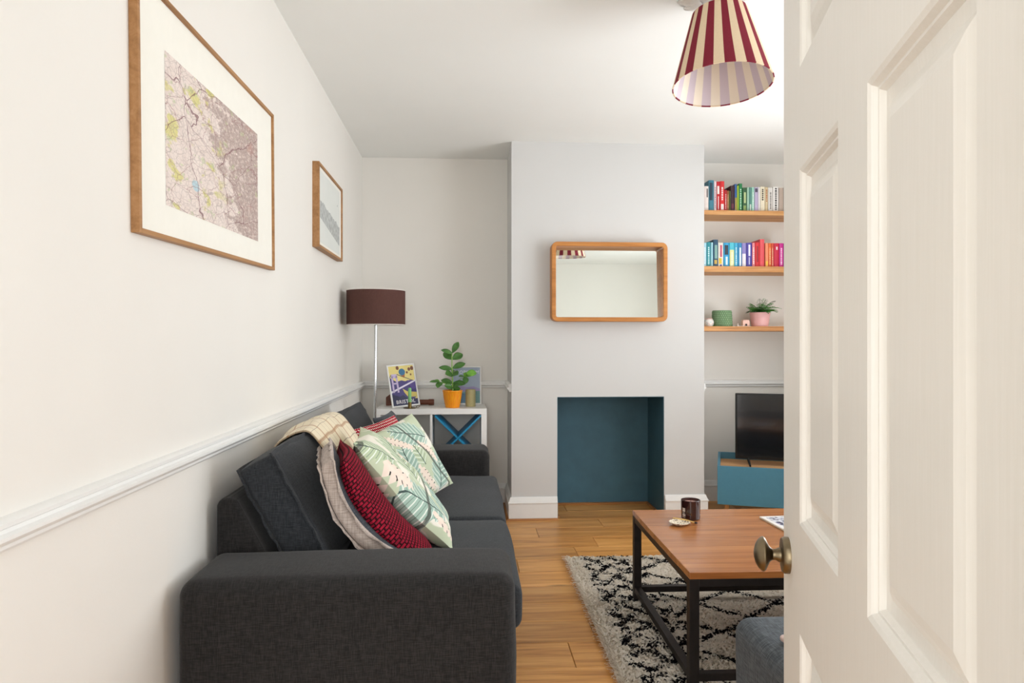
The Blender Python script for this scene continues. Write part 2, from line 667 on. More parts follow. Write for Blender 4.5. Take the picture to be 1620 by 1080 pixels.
# ------------------------------------------------------------------ ceiling rose and pendant
M_PLASTER = plain('plaster', '#ece9e4', 0.8, var=0.02)
rx, ry = 0.966, 2.602
rose = thing('ceiling_rose', 'white ornate plaster rose on the ceiling above the striped pendant', 'ceiling rose', (rx, ry, H))
g = G()
g.lathe([(0.0, -0.018), (0.03, -0.018), (0.04, -0.014), (0.05, -0.017), (0.06, -0.012), (0.085, -0.010), (0.10, -0.006), (0.105, 0)], 64, cap=False)
obj('rose_plate', g, M_PLASTER, rose, smooth=True)
leaf = None
for k in range(14):
    a = 2 * PI * k / 14
    if leaf is None:
        g = G()
        def lf(u, v):
            t = u
            w = 0.034 * math.sin(PI * min(1, 0.12 + 0.88 * t)) ** 0.7 * (1 + 0.18 * math.sin(t * 22))
            y = (2 * v - 1) * w
            return (0.075 + 0.085 * t, y, -0.010 - 0.016 * math.sin(PI * (0.15 + 0.85 * t)) * (1 - 0.75 * (2 * v - 1) ** 2) - 0.002 * math.sin(v * 16))
        g.grid(lf, 14, 10)
        leaf = obj('acanthus_leaf', g, M_PLASTER, rose, smooth='all', solid=0.002)
        l = leaf
    else:
        l = copy_part(leaf, rose)
    l.rotation_euler = (0, 0, a)

M_CORD = plain('cord_white', '#e4e0da', 0.5)
M_STEEL = plain('brushed_steel', '#c8c8c8', 0.25, 1.0)
m = Mat('striped_shade_cloth', 0.85, 0, 0.2)
u = m.xyz(m.tc('UV'))[0]
st = m.math('GREATER_THAN', m.math('FRACT', m.math('MULTIPLY', u, 15.0)), 0.5)
wv = m.noise(m.tc('Object'), 300, 2)
m.set('Base Color', m.mix(st, m.mix(wv, lin('#dcc4a2'), lin('#ead6b8')), m.mix(wv, lin('#761f30'), lin('#8a2c3c'))))
m.bump(wv, 0.15, 0.001)
M_SHADE = m.m
m = Mat('shade_lining', 0.8, 0, 0.2)
u = m.xyz(m.tc('UV'))[0]
st = m.math('GREATER_THAN', m.math('FRACT', m.math('MULTIPLY', u, 15.0)), 0.5)
m.set('Base Color', m.mix(st, lin('#f0e4d2'), lin('#d2c4cc')))  # light coming through the striped cloth, painted into the lining colour
M_LINING = m.m
pend = thing('pendant_lamp', 'pendant lamp with a red and cream striped empire shade', 'lamp', (rx, ry, H))
g = G(); g.lathe([(0.0, -0.040), (0.016, -0.039), (0.026, -0.032), (0.028, -0.0182), (0.0, -0.0182)], 24)
obj('ceiling_cap', g, M_CORD, pend, smooth=True)
g = G(); g.tube([(0, 0, -0.038), (0, 0, -0.085)], 0.0035, 8)
obj('cord', g, M_CORD, pend, smooth=True)
SZ0, SZ1, R0, R1 = -0.368, -0.083, 0.185, 0.104
TILT = Matrix.Translation((0, 0, -0.09)) @ Matrix.Rotation(math.radians(-6.0), 4, 'X') @ Matrix.Translation((0, 0, 0.09))
g = G(); g.lathe([(R0, SZ0), (R1, SZ1)], 96, cap=False); g.xf(TILT)
sh = obj('lamp_shade', g, M_SHADE, pend, smooth='all', recalc=False)
g = G(); g.lathe([(R0 - 0.003, SZ0), (R1 - 0.003, SZ1)], 96, cap=False); g.xf(TILT)
g.f = [tuple(reversed(f)) for f in g.f]
obj('lining', g, M_LINING, sh, smooth='all', recalc=False)
g = G()
g.lathe([(R0 - 0.004, SZ0 - 0.001), (R0 + 0.0006, SZ0 - 0.001), (R0 + 0.0002, SZ0 + 0.003), (R0 - 0.004, SZ0 + 0.003), (R0 - 0.004, SZ0 - 0.001)], 96, cap=False); g.xf(TILT)
obj('rim_tape', g, M_SHADE, sh, smooth=True)
g = G()
for k in range(3):
    a = 2 * PI * k / 3
    g.tube([(0.018 * math.cos(a), 0.018 * math.sin(a), -0.096), ((R1 - 0.002) * math.cos(a), (R1 - 0.002) * math.sin(a), SZ1 - 0.004)], 0.002, 6)
g.lathe([(0.016, -0.099), (0.02, -0.099), (0.02, -0.093), (0.016, -0.093), (0.016, -0.099)], 24, cap=False)
obj('shade_carrier', g, M_STEEL, pend, smooth=True)
g = G(); g.lathe([(0.0, -0.13), (0.015, -0.13), (0.016, -0.095), (0.01, -0.075), (0.0, -0.075)], 20)
obj('lamp_holder', g, M_CORD, pend, smooth=True)
m = Mat('bulb_glass', 0.25); m.set('Base Color', lin('#f3efe6'))
g = G(); g.lathe([(0, -0.22), (0.015, -0.217), (0.026, -0.205), (0.03, -0.188), (0.027, -0.17), (0.016, -0.15), (0.013, -0.131), (0, -0.131)], 24)
obj('bulb', g, m.m, pend, smooth=True)

# ------------------------------------------------------------------ door
DA = math.radians(16.3)
DW, DH, DT = 0.75, 1.985, 0.036
ex, ey = 0.452, 0.965               # leading edge of the visible face
hx_, hy_ = ex - DW * math.sin(DA), ey - DW * math.cos(DA)
# local frame: +x along the door towards the leading edge, +y = visible face side
door = struct(thing('door_1', 'open white panelled door with a brass knob', 'door', (hx_, hy_, 0.008)))
door.rotation_euler = (0, 0, PI / 2 - DA)
SX = [(0.0, 0.117), (0.327, 0.428), (0.629, 0.75)]     # stiles, from the hinge: hinge stile, muntin, lock stile
RZ = [(0.0, 0.20), (0.815, 0.952), (1.398, 1.526), (1.84, 1.985)]
for (x0, x1) in (SX[0], SX[2]):
    g = G(); g.box(x0, x1, -DT, 0, 0, DH); obj('stile', g, M_DOOR, door)
for (z0, z1) in RZ:
    g = G(); g.box(SX[0][1], SX[2][0], -DT, 0, z0, z1); obj('rail', g, M_DOOR, door)
for i in range(3):
    g = G(); g.box(SX[1][0], SX[1][1], -DT, 0, RZ[i][1], RZ[i + 1][0]); obj('muntin', g, M_DOOR, door)


def panel(x0, x1, z0, z1):
    g = G()
    for side in (0, 1):
        prof = [(0.0, 0.0), (0.004, -0.002), (0.007, -0.0065), (0.0095, -0.0065), (0.0125, -0.0115), (0.024, -0.0125), (0.034, -0.0075), (0.044, -0.0045)]
        vs_ = []
        for o_, d in prof:
            y = d if side == 0 else -DT - d
            vs_ += [(x0 + o_, y, z0 + o_), (x1 - o_, y, z0 + o_), (x1 - o_, y, z1 - o_), (x0 + o_, y, z1 - o_)]
        fs = []
        for j in range(len(prof) - 1):
            for k in range(4):
                k2 = (k + 1) % 4
                fs.append((j * 4 + k, j * 4 + k2, j * 4 + 4 + k2, j * 4 + 4 + k))
        b_ = (len(prof) - 1) * 4
        fs.append((b_, b_ + 1, b_ + 2, b_ + 3))
        if side:
            fs = [tuple(reversed(f)) for f in fs]
        g.add(vs_, fs)
    o = obj('panel', g, M_DOOR, door, recalc=False)
    o.data.flip_normals()
    return o


for i in range(3):
    for (xa, xb) in ((SX[0][1], SX[1][0]), (SX[1][1], SX[2][0])):
        panel(xa, xb, RZ[i][1], RZ[i + 1][0])
m = Mat('aged_brass', 0.32, 1.0)
f = m.noise(m.tc('Object'), 30, 4)
m.set('Base Color', m.ramp(f, [(0.3, lin('#6e614c')), (0.7, lin('#8f8168'))]))
M_BRASS = m.m
KX, KZ = DW - 0.040, 0.897 - 0.008
g = G()
g.lathe([(0.0, 0.0105), (0.0095, 0.0105), (0.0095, 0.0135), (0.0075, 0.017), (0.0075, 0.021), (0.010, 0.0245), (0.0155, 0.0275), (0.0215, 0.0305), (0.0235, 0.033), (0.0228, 0.0355), (0.019, 0.0395), (0.013, 0.043), (0.006, 0.045), (0.0, 0.0455)], 40, (KX, 0, KZ), (0, 1, 0))
knob = obj('knob', g, M_BRASS, door, smooth=35)
g = G(); g.lathe([(0.0, 0.0), (0.0245, 0.0), (0.0245, 0.006), (0.0225, 0.009), (0.012, 0.0105), (0.0, 0.0105)], 40, (KX, 0, KZ), (0, 1, 0))
obj('rose', g, M_BRASS, knob, smooth=35)
g = G(); g.box(DW, DW + 0.001, -0.029, -0.007, KZ - 0.08, KZ + 0.08)
obj('latch_plate', g, M_BRASS, door)

# ------------------------------------------------------------------ pictures on the left wall
M_FRAME = wood('frame_oak', ['#8a6038', '#a87a4c', '#b98c60'], 1, 1.2, 0.5)
M_MOUNT = plain('mount_board', '#efece2', 0.8, var=0.01)


def wall_frame(name, label, y0, y1, z0, z1, depth, face, mats_in, mount, tilt=0.0):
    """frame hung on the left wall; local: origin on the wall at the bottom centre, +x into the room"""
    w, h = y1 - y0, z1 - z0
    t = thing(name, label, 'picture', (XL, (y0 + y1) / 2, z0))
    t.rotation_euler = (tilt, 0, 0)
    for (a0, a1, b0, b1) in ((-w / 2, -w / 2 + face, 0, h), (w / 2 - face, w / 2, 0, h), (-w / 2 + face, w / 2 - face, 0, face), (-w / 2 + face, w / 2 - face, h - face, h)):
        g = G(); g.box(0, depth, a0, a1, b0, b1); obj('frame_bar', g, M_FRAME, t, bevel=0.0015)
    g = G(); g.box(0.001, depth - 0.008, -w / 2 + face, w / 2 - face, face, h - face); obj('mount', g, M_MOUNT, t)
    (my0, my1, mz0, mz1) = mount
    g = G()
    g.add([(depth - 0.0075, my0, mz0), (depth - 0.0075, my1, mz0), (depth - 0.0075, my1, mz1), (depth - 0.0075, my0, mz1)], [(0, 1, 2, 3)], [(0, 0), (1, 0), (1, 1), (0, 1)])
    obj('print', g, mats_in, t, recalc=False)
    return t


# map: cream ground, built-up brown area, woodland, water, road nets
m = Mat('map_print', 0.6)
uv = m.tc('UV')
dn = m.n('TexNoise', {'Vector': uv, 'Scale': 6.0, 'Detail': 3.0}).outputs[1]
uvd = m.n('VectorMath', {0: uv, 1: m.n('VectorMath', {0: dn, 'Scale': 0.10}, operation='SCALE').outputs[0]}, operation='ADD').outputs[0]
ux, uy, _ = m.xyz(uv)
c = m.mix(m.noise(uv, 9, 4), lin('#efe4dc'), lin('#d9c6bd'))
town = m.math('ADD', m.math('MULTIPLY', m.math('SUBTRACT', ux, 0.40), 1.4), m.math('MULTIPLY', m.math('SUBTRACT', m.noise(uv, 7, 6, 0.65), 0.5), 2.6))
town = m.math('ADD', town, m.math('MULTIPLY', m.math('SUBTRACT', uy, 0.45), 0.45))
tm = m.ramp(town, [(0.20, (0, 0, 0)), (0.27, (1, 1, 1))])
tm = m.math('MULTIPLY', tm, m.ramp(m.noise(uv, 34, 5, 0.7), [(0.38, (0.25, 0.25, 0.25)), (0.52, (1, 1, 1))]))
c = m.mix(m.math('MULTIPLY', tm, 0.8), c, m.mix(m.noise(uv, 40, 3), lin('#8f7770'), lin('#b8a096')))
rd = m.ramp(m.noise(uv, 4.0, 4), [(0.56, (0, 0, 0)), (0.68, (1, 1, 1))])
c = m.mix(m.math('MULTIPLY', rd, m.math('MULTIPLY', tm, 0.35)), c, lin('#c46a50'))
gm = m.math('MULTIPLY', m.ramp(m.noise(m.map(uv, loc=(3.1, 1.7, 0)), 6.5, 4), [(0.57, (0, 0, 0)), (0.62, (1, 1, 1))]), m.ramp(ux, [(0.42, (1, 1, 1)), (0.62, (0.0, 0, 0))]))
c = m.mix(m.math('MULTIPLY', gm, 0.8), c, m.mix(m.noise(uv, 12), lin('#c2c84e'), lin('#e0cf8c')))
gm2 = m.ramp(m.noise(m.map(uv, loc=(9.1, 4.7, 0)), 11, 3), [(0.62, (0, 0, 0)), (0.66, (1, 1, 1))])
c = m.mix(m.math('MULTIPLY', gm2, 0.5), c, lin('#b9c78f'))
wm = m.math('LESS_THAN', m.n('VectorMath', {0: uvd, 1: (0.30, 0.27, 0.03)}, operation='DISTANCE').outputs[1], 0.045)
c = m.mix(m.math('MULTIPLY', wm, 0.8), c, lin('#a9cdd8'))
for (scl, wd, colr, am) in ((30, 0.05, '#9a8a84', 0.32), (14, 0.022, '#8a7672', 0.38), (5.5, 0.008, '#8a4a4e', 0.55), (2.3, 0.0045, '#6e3440', 0.75)):
    ve = m.n('TexVoronoi', {'Vector': m.map(uvd, loc=(scl * 0.31, 0.7, 0)), 'Scale': float(scl)}, feature='DISTANCE_TO_EDGE').outputs[0]
    c = m.mix(m.math('MULTIPLY', m.math('LESS_THAN', ve, wd), am), c, lin(colr))
m.set('Base Color', c)
M_MAP = m.m
w1, h1 = 1.105, 0.592
wall_frame('framed_map', 'large framed street map with wide cream mount on the left wall', 1.617, 2.722, 1.449, 2.041, 0.021, 0.012, M_MAP,
           (-w1 / 2 + 0.155, -w1 / 2 + 0.915, 0.088, 0.467), math.radians(1.4))

# small pale drawing of a bridge and town
m = Mat('drawing_print', 0.6)
uv = m.tc('UV')
ux, uy, _ = m.xyz(uv)
c = m.mix(m.noise(uv, 3), lin('#e4e6e0'), lin('#d8dbd6'))
edge = m.math('ADD', m.math('MULTIPLY', m.noise(m.map(uv, scale=(1, 0, 0)), 7, 4), 0.16), m.math('MULTIPLY', ux, -0.16))
band = m.math('MULTIPLY', m.math('LESS_THAN', uy, m.math('ADD', edge, 0.52)), m.math('GREATER_THAN', uy, m.math('ADD', m.math('MULTIPLY', ux, -0.22), 0.36)))
hat = m.ramp(m.noise(m.map(uv, scale=(30, 14, 1)), 1.0, 4), [(0.40, lin('#b9bcba')), (0.62, lin('#8d918f'))])
c = m.mix(m.math('MULTIPLY', band, 0.8), c, hat)
bal = m.n('TexVoronoi', {'Vector': m.map(uv, scale=(5, 4, 1)), 'Scale': 1.0}).outputs[0]
bm_ = m.math('MULTIPLY', m.math('LESS_THAN', bal, 0.09), m.math('GREATER_THAN', uy, 0.55))
c = m.mix(m.math('MULTIPLY', bm_, 0.8), c, lin('#8b8e8d'))
m.set('Base Color', c)
w2, h2 = 0.647, 0.42
wall_frame('framed_drawing', 'small framed pale grey drawing on the left wall near the corner', 3.463, 4.11, 1.655, 2.075, 0.034, 0.014, m.m,
           (-w2 / 2 + 0.02, w2 / 2 - 0.06, 0.03, h2 - 0.03))

# ------------------------------------------------------------------ mirror
m = Mat('mirror_glass', 0.02, 1.0)
m.set('Base Color', lin('#eef4f0'))
M_MIRROR = m.m
M_OAK = wood('mirror_oak', ['#a06428', '#bd7c3c', '#cb8d4c'], 0, 1.1, 0.42, knots=True)
mx0, mx1, mz0, mz1 = 0.558, 1.330, 1.322, 1.845
mir = thing('wall_mirror', 'rectangular mirror in a deep rounded oak frame on the chimney breast', 'mirror', ((mx0 + mx1) / 2, YC, mz0))
mw, mh = (mx1 - mx0) / 2, mz1 - mz0


def rrect(hw_, z0, z1, r, n=8):
    pts = []
    for (cx, cz, a0) in ((hw_ - r, z1 - r, 0), (-hw_ + r, z1 - r, PI / 2), (-hw_ + r, z0 + r, PI), (hw_ - r, z0 + r, 1.5 * PI)):
        for i in range(n + 1):
            a = a0 + PI / 2 * i / n
            pts.append((cx + r * math.cos(a), cz + r * math.sin(a)))
    return pts


th = 0.028
rings = []
for (ins, y) in ((0.0, 0.0), (0.0, -0.098), (0.003, -0.1), (th - 0.004, -0.1), (th, -0.097), (th, -0.012)):
    rings.append([(x, y, z) for x, z in rrect(mw - ins, ins, mh - ins, max(0.012, 0.038 - ins))])
g = G()
n = len(rings[0])
for r_ in rings:
    g.v += r_
for j in range(len(rings) - 1):
    for i in range(n):
        i2 = (i + 1) % n
        g.f.append((j * n + i, j * n + i2, (j + 1) * n + i2, (j + 1) * n + i)); g.mi.append(0)
obj('mirror_frame', g, M_OAK, mir, smooth=30)
g = G()
g.prism(rrect(mw - th + 0.002, th - 0.002, mh - th + 0.002, 0.014), -0.012, -0.008)
g.xf(Matrix.Translation((0, -0.010, mh - th)) @ Matrix.Rotation(math.radians(-2.1), 4, 'X') @ Matrix.Translation((0, 0.010, -(mh - th))))
obj('mirror_glass', g, M_MIRROR, mir)

# ------------------------------------------------------------------ sofa
M_SOFA = fabric('charcoal_weave', '#1d1c1c', '#312f2e', 800)
M_SOFA2 = fabric('charcoal_cushion_weave', '#232528', '#3a3d41', 800)
SO = Vector((-0.30, 2.96, 0))
sofa = thing('sofa', 'charcoal grey fabric sofa along the left wall', 'sofa', SO)


def place(g, c, x=(1, 0, 0), y=(0, 1, 0), z=(0, 0, 1), o=SO):
    return g.xf(frame(Vector(c) - o, x, y, z))


AX0, AX1 = -0.728, 0.128
for (ya, yb) in ((1.785, 2.072), (3.848, 4.135)):
    g = softbox((AX1 - AX0) / 2, (yb - ya) / 2, 0.268, 0.042, (0.004, 0.006, 0.008), 10, 5, 0.003, ya)
    obj('arm', place(g, ((AX0 + AX1) / 2, (ya + yb) / 2, 0.317)), M_SOFA, sofa, smooth='all')
g = softbox(0.41, 0.886, 0.125, 0.02, (0, 0, 0), 6, 3)
obj('base', place(g, (-0.29, 2.96, 0.186)), M_SOFA, sofa, smooth='all')
g = G()
g.prism([(-0.728, 0.07), (-0.50, 0.07), (-0.50, 0.40), (-0.668, 0.722), (-0.680, 0.733), (-0.712, 0.733), (-0.728, 0.716)], 2.074, 3.846)
obj('back_frame', place(g, (0, 0, 0)), M_SOFA, sofa, bevel=0.012, bseg=3, smooth=True)
for (ya, yb) in ((2.076, 2.895), (2.897, 3.845)):
    g = softbox(0.325, (yb - ya) / 2, 0.068, 0.034, (0.010, 0.0, 0.010), 12, 5, 0.004, yb)
    obj('seat_cushion', place(g, (-0.158, (ya + yb) / 2, 0.386)), M_SOFA2, sofa, smooth='all')
for (lx, ly) in ((-0.66, 1.86), (0.06, 1.86), (-0.66, 4.06), (0.06, 4.06)):
    g = G(); g.lathe([(0.018, 0), (0.026, 0.06)], 16, (lx - SO.x, ly - SO.y, 0))
    obj('leg', g, plain('sofa_leg', '#2a2320', 0.5), sofa)
# back cushions, leaning; local x = along sofa (Y), y = up the cushion, z = out
LEAN = math.radians(27.8)
BU = Vector((-math.sin(LEAN), 0, math.cos(LEAN)))
BN = Vector((math.cos(LEAN), 0, math.sin(LEAN)))
BV = Vector((0, 1, 0))
BC = Vector((-0.536, 0, 0.661))
BH, BTK = 0.192, 0.060


def back_cushion(y0, y1, seed):
    hw_ = (y1 - y0) / 2
    c = BC + Vector((0, (y0 + y1) / 2, 0))
    g = softbox(hw_, BH, BTK, 0.018, (0.008, 0.012, 0.030), 14, 3, 0.008, seed)
    o = obj('back_cushion', place(g, c, BV, BU, BN), M_SOFA2, sofa, smooth='all')
    for zz in (BTK - 0.004, -BTK + 0.004):
        g = flange(hw_ - 0.004, BH - 0.004, 0, zz, 0.013, seed + zz * 50, 0.0025)
        obj('flange_seam', place(g, c, BV, BU, BN), M_SOFA2, o, smooth=True)
    return o


back_cushion(2.105, 2.955, 1.0)
back_cushion(2.995, 3.83, 2.0)

# ------------------------------------------------------------------ throw over the near back cushion
m = Mat('checked_throw_wool', 0.95, 0, 0.1)
uv = m.tc('UV')
ux, uy, _ = m.xyz(uv)
wv = m.noise(m.tc('Object'), 350, 2)
c = m.mix(wv, lin('#dccbab'), lin('#efe3c9'))


def stripe(src, k, off, wid):
    return m.math('LESS_THAN', m.math('FRACT', m.math('ADD', m.math('MULTIPLY', src, k), off)), wid)


c = m.mix(m.math('MULTIPLY', stripe(ux, 11.0, 0.0, 0.06), 0.6), c, lin('#8a6a4c'))
c = m.mix(m.math('MULTIPLY', stripe(uy, 15.0, 0.0, 0.05), 0.65), c, lin('#6d5846'))
c = m.mix(m.math('MULTIPLY', stripe(ux, 3.67, 0.37, 0.075), 0.6), c, lin('#b07a50'))
c = m.mix(m.math('MULTIPLY', stripe(uy, 3.75, 0.52, 0.06), 0.6), c, lin('#b5845c'))
m.set('Base Color', c)
m.set('Sheen Weight', 0.2)
m.bump(wv, 0.3, 0.002)
M_THROW = m.m
TY0, TY1 = 2.50, 3.12
tc_ = BC + Vector((0, 2.53, 0))
path = []        # (up, out) in the cushion frame: behind -> over the top -> down the front
for q in ((0.04, -BTK - 0.020), (0.10, -BTK - 0.018), (0.180, -BTK - 0.012), (0.204, -0.045), (0.211, 0.0), (0.207, 0.045), (0.188, BTK + 0.017), (0.12, BTK + 0.034), (0.02, BTK + 0.044), (-0.09, BTK + 0.040), (-0.15, BTK + 0.032)):
    path.append(Vector(q))


def ppath(t):
    x = t * (len(path) - 1)
    i = min(int(x), len(path) - 2)
    f_ = x - i
    p0, p1, p2, p3 = path[max(i - 1, 0)], path[i], path[i + 1], path[min(i + 2, len(path) - 1)]
    return 0.5 * ((2 * p1) + (-p0 + p2) * f_ + (2 * p0 - 5 * p1 + 4 * p2 - p3) * f_ ** 2 + (-p0 + 3 * p1 - 3 * p2 + p3) * f_ ** 3)


def throw_fn(u, v):
    p = ppath(v)
    y = TY0 + (TY1 - TY0) * u + 0.03 * math.sin(v * 5.0) * (0.4 if u > 0.5 else 1.0) + (0.06 * (v - 0.5) if u < 0.5 else 0)
    k = noise.noise(Vector((u * 5, v * 3, 3.3))) * 0.010 + 0.005 * math.sin(u * 20 + v * 4)
    k *= min(1.0, u * 4)
    up, out = p.x, p.y
    rim = 1.0
    cen = Vector((0.0, 0.0))
    d = Vector((up, out)) - cen
    d.normalize()
    mound = 0.020 * math.sin(PI * u) * max(0, math.sin(PI * min(1, v * 1.2)))
    up += d.x * (max(k, -0.004) * rim + mound)
    out += d.y * (max(k, -0.004) * rim + mound * 0.5)
    w = BC + BU * up + BN * out
    return (w.x - SO.x, y - SO.y, w.z)


g = G(); g.grid(throw_fn, 40, 70)
o = obj('throw_blanket', g, M_THROW, None, SO, smooth='all', solid=0.006)
tag(o, 'cream checked wool throw draped over the sofa back', 'blanket')

# ------------------------------------------------------------------ scatter cushions
def cushion_frame(top, bot, v):
    """near edge from bot to top, v = direction into the depth"""
    top, bot, v = Vector(top), Vector(bot), Vector(v).normalized()
    u_ = (top - bot)
    u_ = (u_ - v * u_.dot(v)).normalized()
    n_ = v.cross(u_).normalized()      # faces +X for v=+Y, u=up
    return (top + bot) / 2, v, u_, n_


def palm_mat(name, leaves, blooms, seed):
    m = Mat(name, 0.9, 0, 0.15)
    uv = m.tc('UV')
    wob = m.n('TexNoise', {'Vector': uv, 'Scale': 5.0, 'Detail': 2.0}).outputs[1]
    uvw = m.n('VectorMath', {0: uv, 1: m.n('VectorMath', {0: wob, 'Scale': 0.05}, operation='SCALE').outputs[0]}, operation='ADD').outputs[0]
    bgf = m.ramp(m.noise(m.map(uv, loc=(seed, 0, 0)), 4.0, 2), [(0.44, (0, 0, 0)), (0.47, (1, 1, 1))])
    c = m.mix(bgf, lin('#ece7da'), lin('#c3ccb0'))
    for (cx, cy, ang, L, Wd, colr) in leaves:
        q = m.n('Mapping', {'Vector': uvw, 'Location': (cx + 0.025, cy + 0.025, 0), 'Rotation': (0, 0, ang)}, vector_type='TEXTURE').outputs[0]
        x, y, _ = m.xyz(q)
        ay = m.math('ABSOLUTE', y)
        r2 = m.math('ADD', m.math('POWER', m.math('ABSOLUTE', m.math('DIVIDE', x, L)), 2.0), m.math('POWER', m.math('DIVIDE', ay, Wd), 2.0))
        ph = m.math('MULTIPLY', m.math('SUBTRACT', x, m.math('MULTIPLY', ay, 0.75)), 95.0)
        sn = m.math('SINE', ph)
        mask = m.math('LESS_THAN', r2, m.math('ADD', 0.86, m.math('MULTIPLY', sn, 0.16)))
        lc = m.mix(m.math('GREATER_THAN', sn, 0.88), lin(colr), lin('#e2e8de'))
        lc = m.mix(m.math('LESS_THAN', sn, -0.97), lc, lin('#74877c'))
        lc = m.mix(m.math('LESS_THAN', ay, 0.006), lc, lin('#4a5a56'))
        c = m.mix(mask, c, lc)
    for (cx, cy, ang, L, Wd) in blooms:
        q = m.n('Mapping', {'Vector': uvw, 'Location': (cx + 0.025, cy + 0.025, 0), 'Rotation': (0, 0, ang)}, vector_type='TEXTURE').outputs[0]
        x, y, _ = m.xyz(q)
        ay = m.math('ABSOLUTE', y)
        r2 = m.math('ADD', m.math('POWER', m.math('ABSOLUTE', m.math('DIVIDE', x, L)), 2.0), m.math('POWER', m.math('DIVIDE', ay, Wd), 2.0))
        saw = m.math('FRACT', m.math('MULTIPLY', m.math('ADD', x, m.math('MULTIPLY', ay, 0.6)), 20.0))
        mask = m.math('LESS_THAN', r2, m.math('ADD', 0.55, m.math('MULTIPLY', saw, 0.5)))
        lc = m.mix(m.noise(uv, 18, 2), lin('#f1e6d8'), lin('#e6cfc0'))
        dash = m.math('MULTIPLY', m.math('LESS_THAN', saw, 0.2), m.math('GREATER_THAN', ay, Wd * 0.45))
        lc = m.mix(dash, lc, lin('#3b3733'))
        c = m.mix(mask, c, lc)
    twig = m.n('TexWave', {'Vector': m.map(uvw, rot=(0, 0, 0.9 + seed)), 'Scale': 0.55, 'Distortion': 2.5, 'Detail': 1.0}).outputs[0]
    c = m.mix(m.math('MULTIPLY', m.math('GREATER_THAN', twig, 0.992), 0.8), c, lin('#4c4e48'))
    m.set('Base Color', c)
    m.bump(m.noise(m.tc('Object'), 350, 2), 0.15, 0.001)
    return m.m


# grey boxed cushion with a taupe border
M_TAUPE = fabric('taupe_border_linen', '#a3948b', '#c6b8ae', 420)
M_GREYC = fabric('slate_cushion_weave', '#2c2f35', '#4b5058', 420)
tp, bt, vv = (-0.424, 2.150, 0.822), (-0.150, 2.150, 0.492), (-0.20, 0.98, 0.0)
mid, v_, u_, n_ = cushion_frame(tp, bt, vv)
ca = mid + v_ * 0.205
t = thing('scatter_cushion', 'dark grey scatter cushion with a taupe fabric border, nearest the camera', 'cushion', (ca.x, ca.y, 0.46), group='scatter cushions on the sofa')
hu = (Vector(tp) - Vector(bt)).length / 2
g = softbox(0.20, hu, 0.024, 0.012, (0.012, 0.01, 0.028), 14, 3, 0.006, 5, matf=lambda a, s_: 0 if a == 2 else 1)
g.v = [(x, y, z - 0.068 * (1 - (y / hu) ** 2) * (0.8 - 0.2 * x / 0.2)) for x, y, z in g.v]
fr = frame(ca - t.location, v_, u_, n_)
obj('cushion_body', g.xf(fr), [M_GREYC, M_TAUPE], t, smooth='all')
for s_ in (1, -1):
    g = flange(0.203, hu + 0.002, 0, s_ * 0.024, 0.011, 3.0 + s_, 0.003)
    g.v = [(x, y, z - 0.068 * (1 - min(1, (y / hu) ** 2)) * (0.8 - 0.2 * x / 0.2)) for x, y, z in g.v]
    obj('flange_seam', g.xf(fr), M_TAUPE, t, smooth=True)


def scatter(label, mat, tp, bt, vv, size, thick, seed, wr=0.008, sag=0.0):
    mid, v_, u_, n_ = cushion_frame(tp, bt, vv)
    c = mid + v_ * (size / 2)
    hu = (Vector(tp) - Vector(bt)).length
    g = pillow_geo(size, hu, thick, 30, 0.05, wr, seed, sag)
    low = min((frame(c, v_, u_, n_) @ Vector(p)).z for p in g.v)
    base = Vector((c.x, c.y, low))
    o = obj('scatter_cushion', g.xf(frame(c - base, v_, u_, n_)), mat, None, base, smooth='all')
    tag(o, label, 'cushion', 'scatter cushions on the sofa')
    return o


m = Mat('red_knit', 0.9, 0, 0.15)
uv = m.tc('UV')
br = m.n('TexBrick', {'Vector': m.map(uv, rot=(0, 0, 0.0)), 'Scale': 1.0, 'Mortar Size': 0.005, 'Mortar Smooth': 0.7, 'Brick Width': 0.034, 'Row Height': 0.024,
                      'Color1': lin('#9c1830'), 'Color2': lin('#84132a'), 'Mortar': lin('#2c0710')})
br.offset = 0.5
tri = m.noise(uv, 60, 2)
m.set('Base Color', m.mix(m.math('MULTIPLY', m.ramp(tri, [(0.5, (0, 0, 0)), (0.75, (1, 1, 1))]), 0.55), br.outputs[0], lin('#3a0812')))
m.bump(m.math('SUBTRACT', 1.0, br.outputs[1]), 0.9, 0.006)
M_RED = m.m
m = Mat('red_dotted', 0.9, 0, 0.15)
uv = m.tc('UV')
vo = m.n('TexVoronoi', {'Vector': uv, 'Scale': 26.0, 'Randomness': 0.1}).outputs[0]
m.set('Base Color', m.mix(m.math('LESS_THAN', vo, 0.3), lin('#a8142c'), lin('#e8d8d0')))
M_RED2 = m.m
GT, GS = '#a3bcae', '#b9c6a6'
palmA = palm_mat('palm_print_near', [(0.15, 0.35, 2.2, 0.28, 0.17, GT), (0.5, 0.7, 0.9, 0.3, 0.17, GS), (0.75, 0.25, 2.6, 0.3, 0.18, GT), (0.15, 0.85, 2.4, 0.22, 0.14, GS), (0.5, 0.15, 1.2, 0.24, 0.13, GT)],
                 [(0.10, 0.62, 1.9, 0.16, 0.09), (0.12, 0.12, 1.4, 0.14, 0.08), (0.7, 0.55, 2.3, 0.2, 0.06)], 0.3)
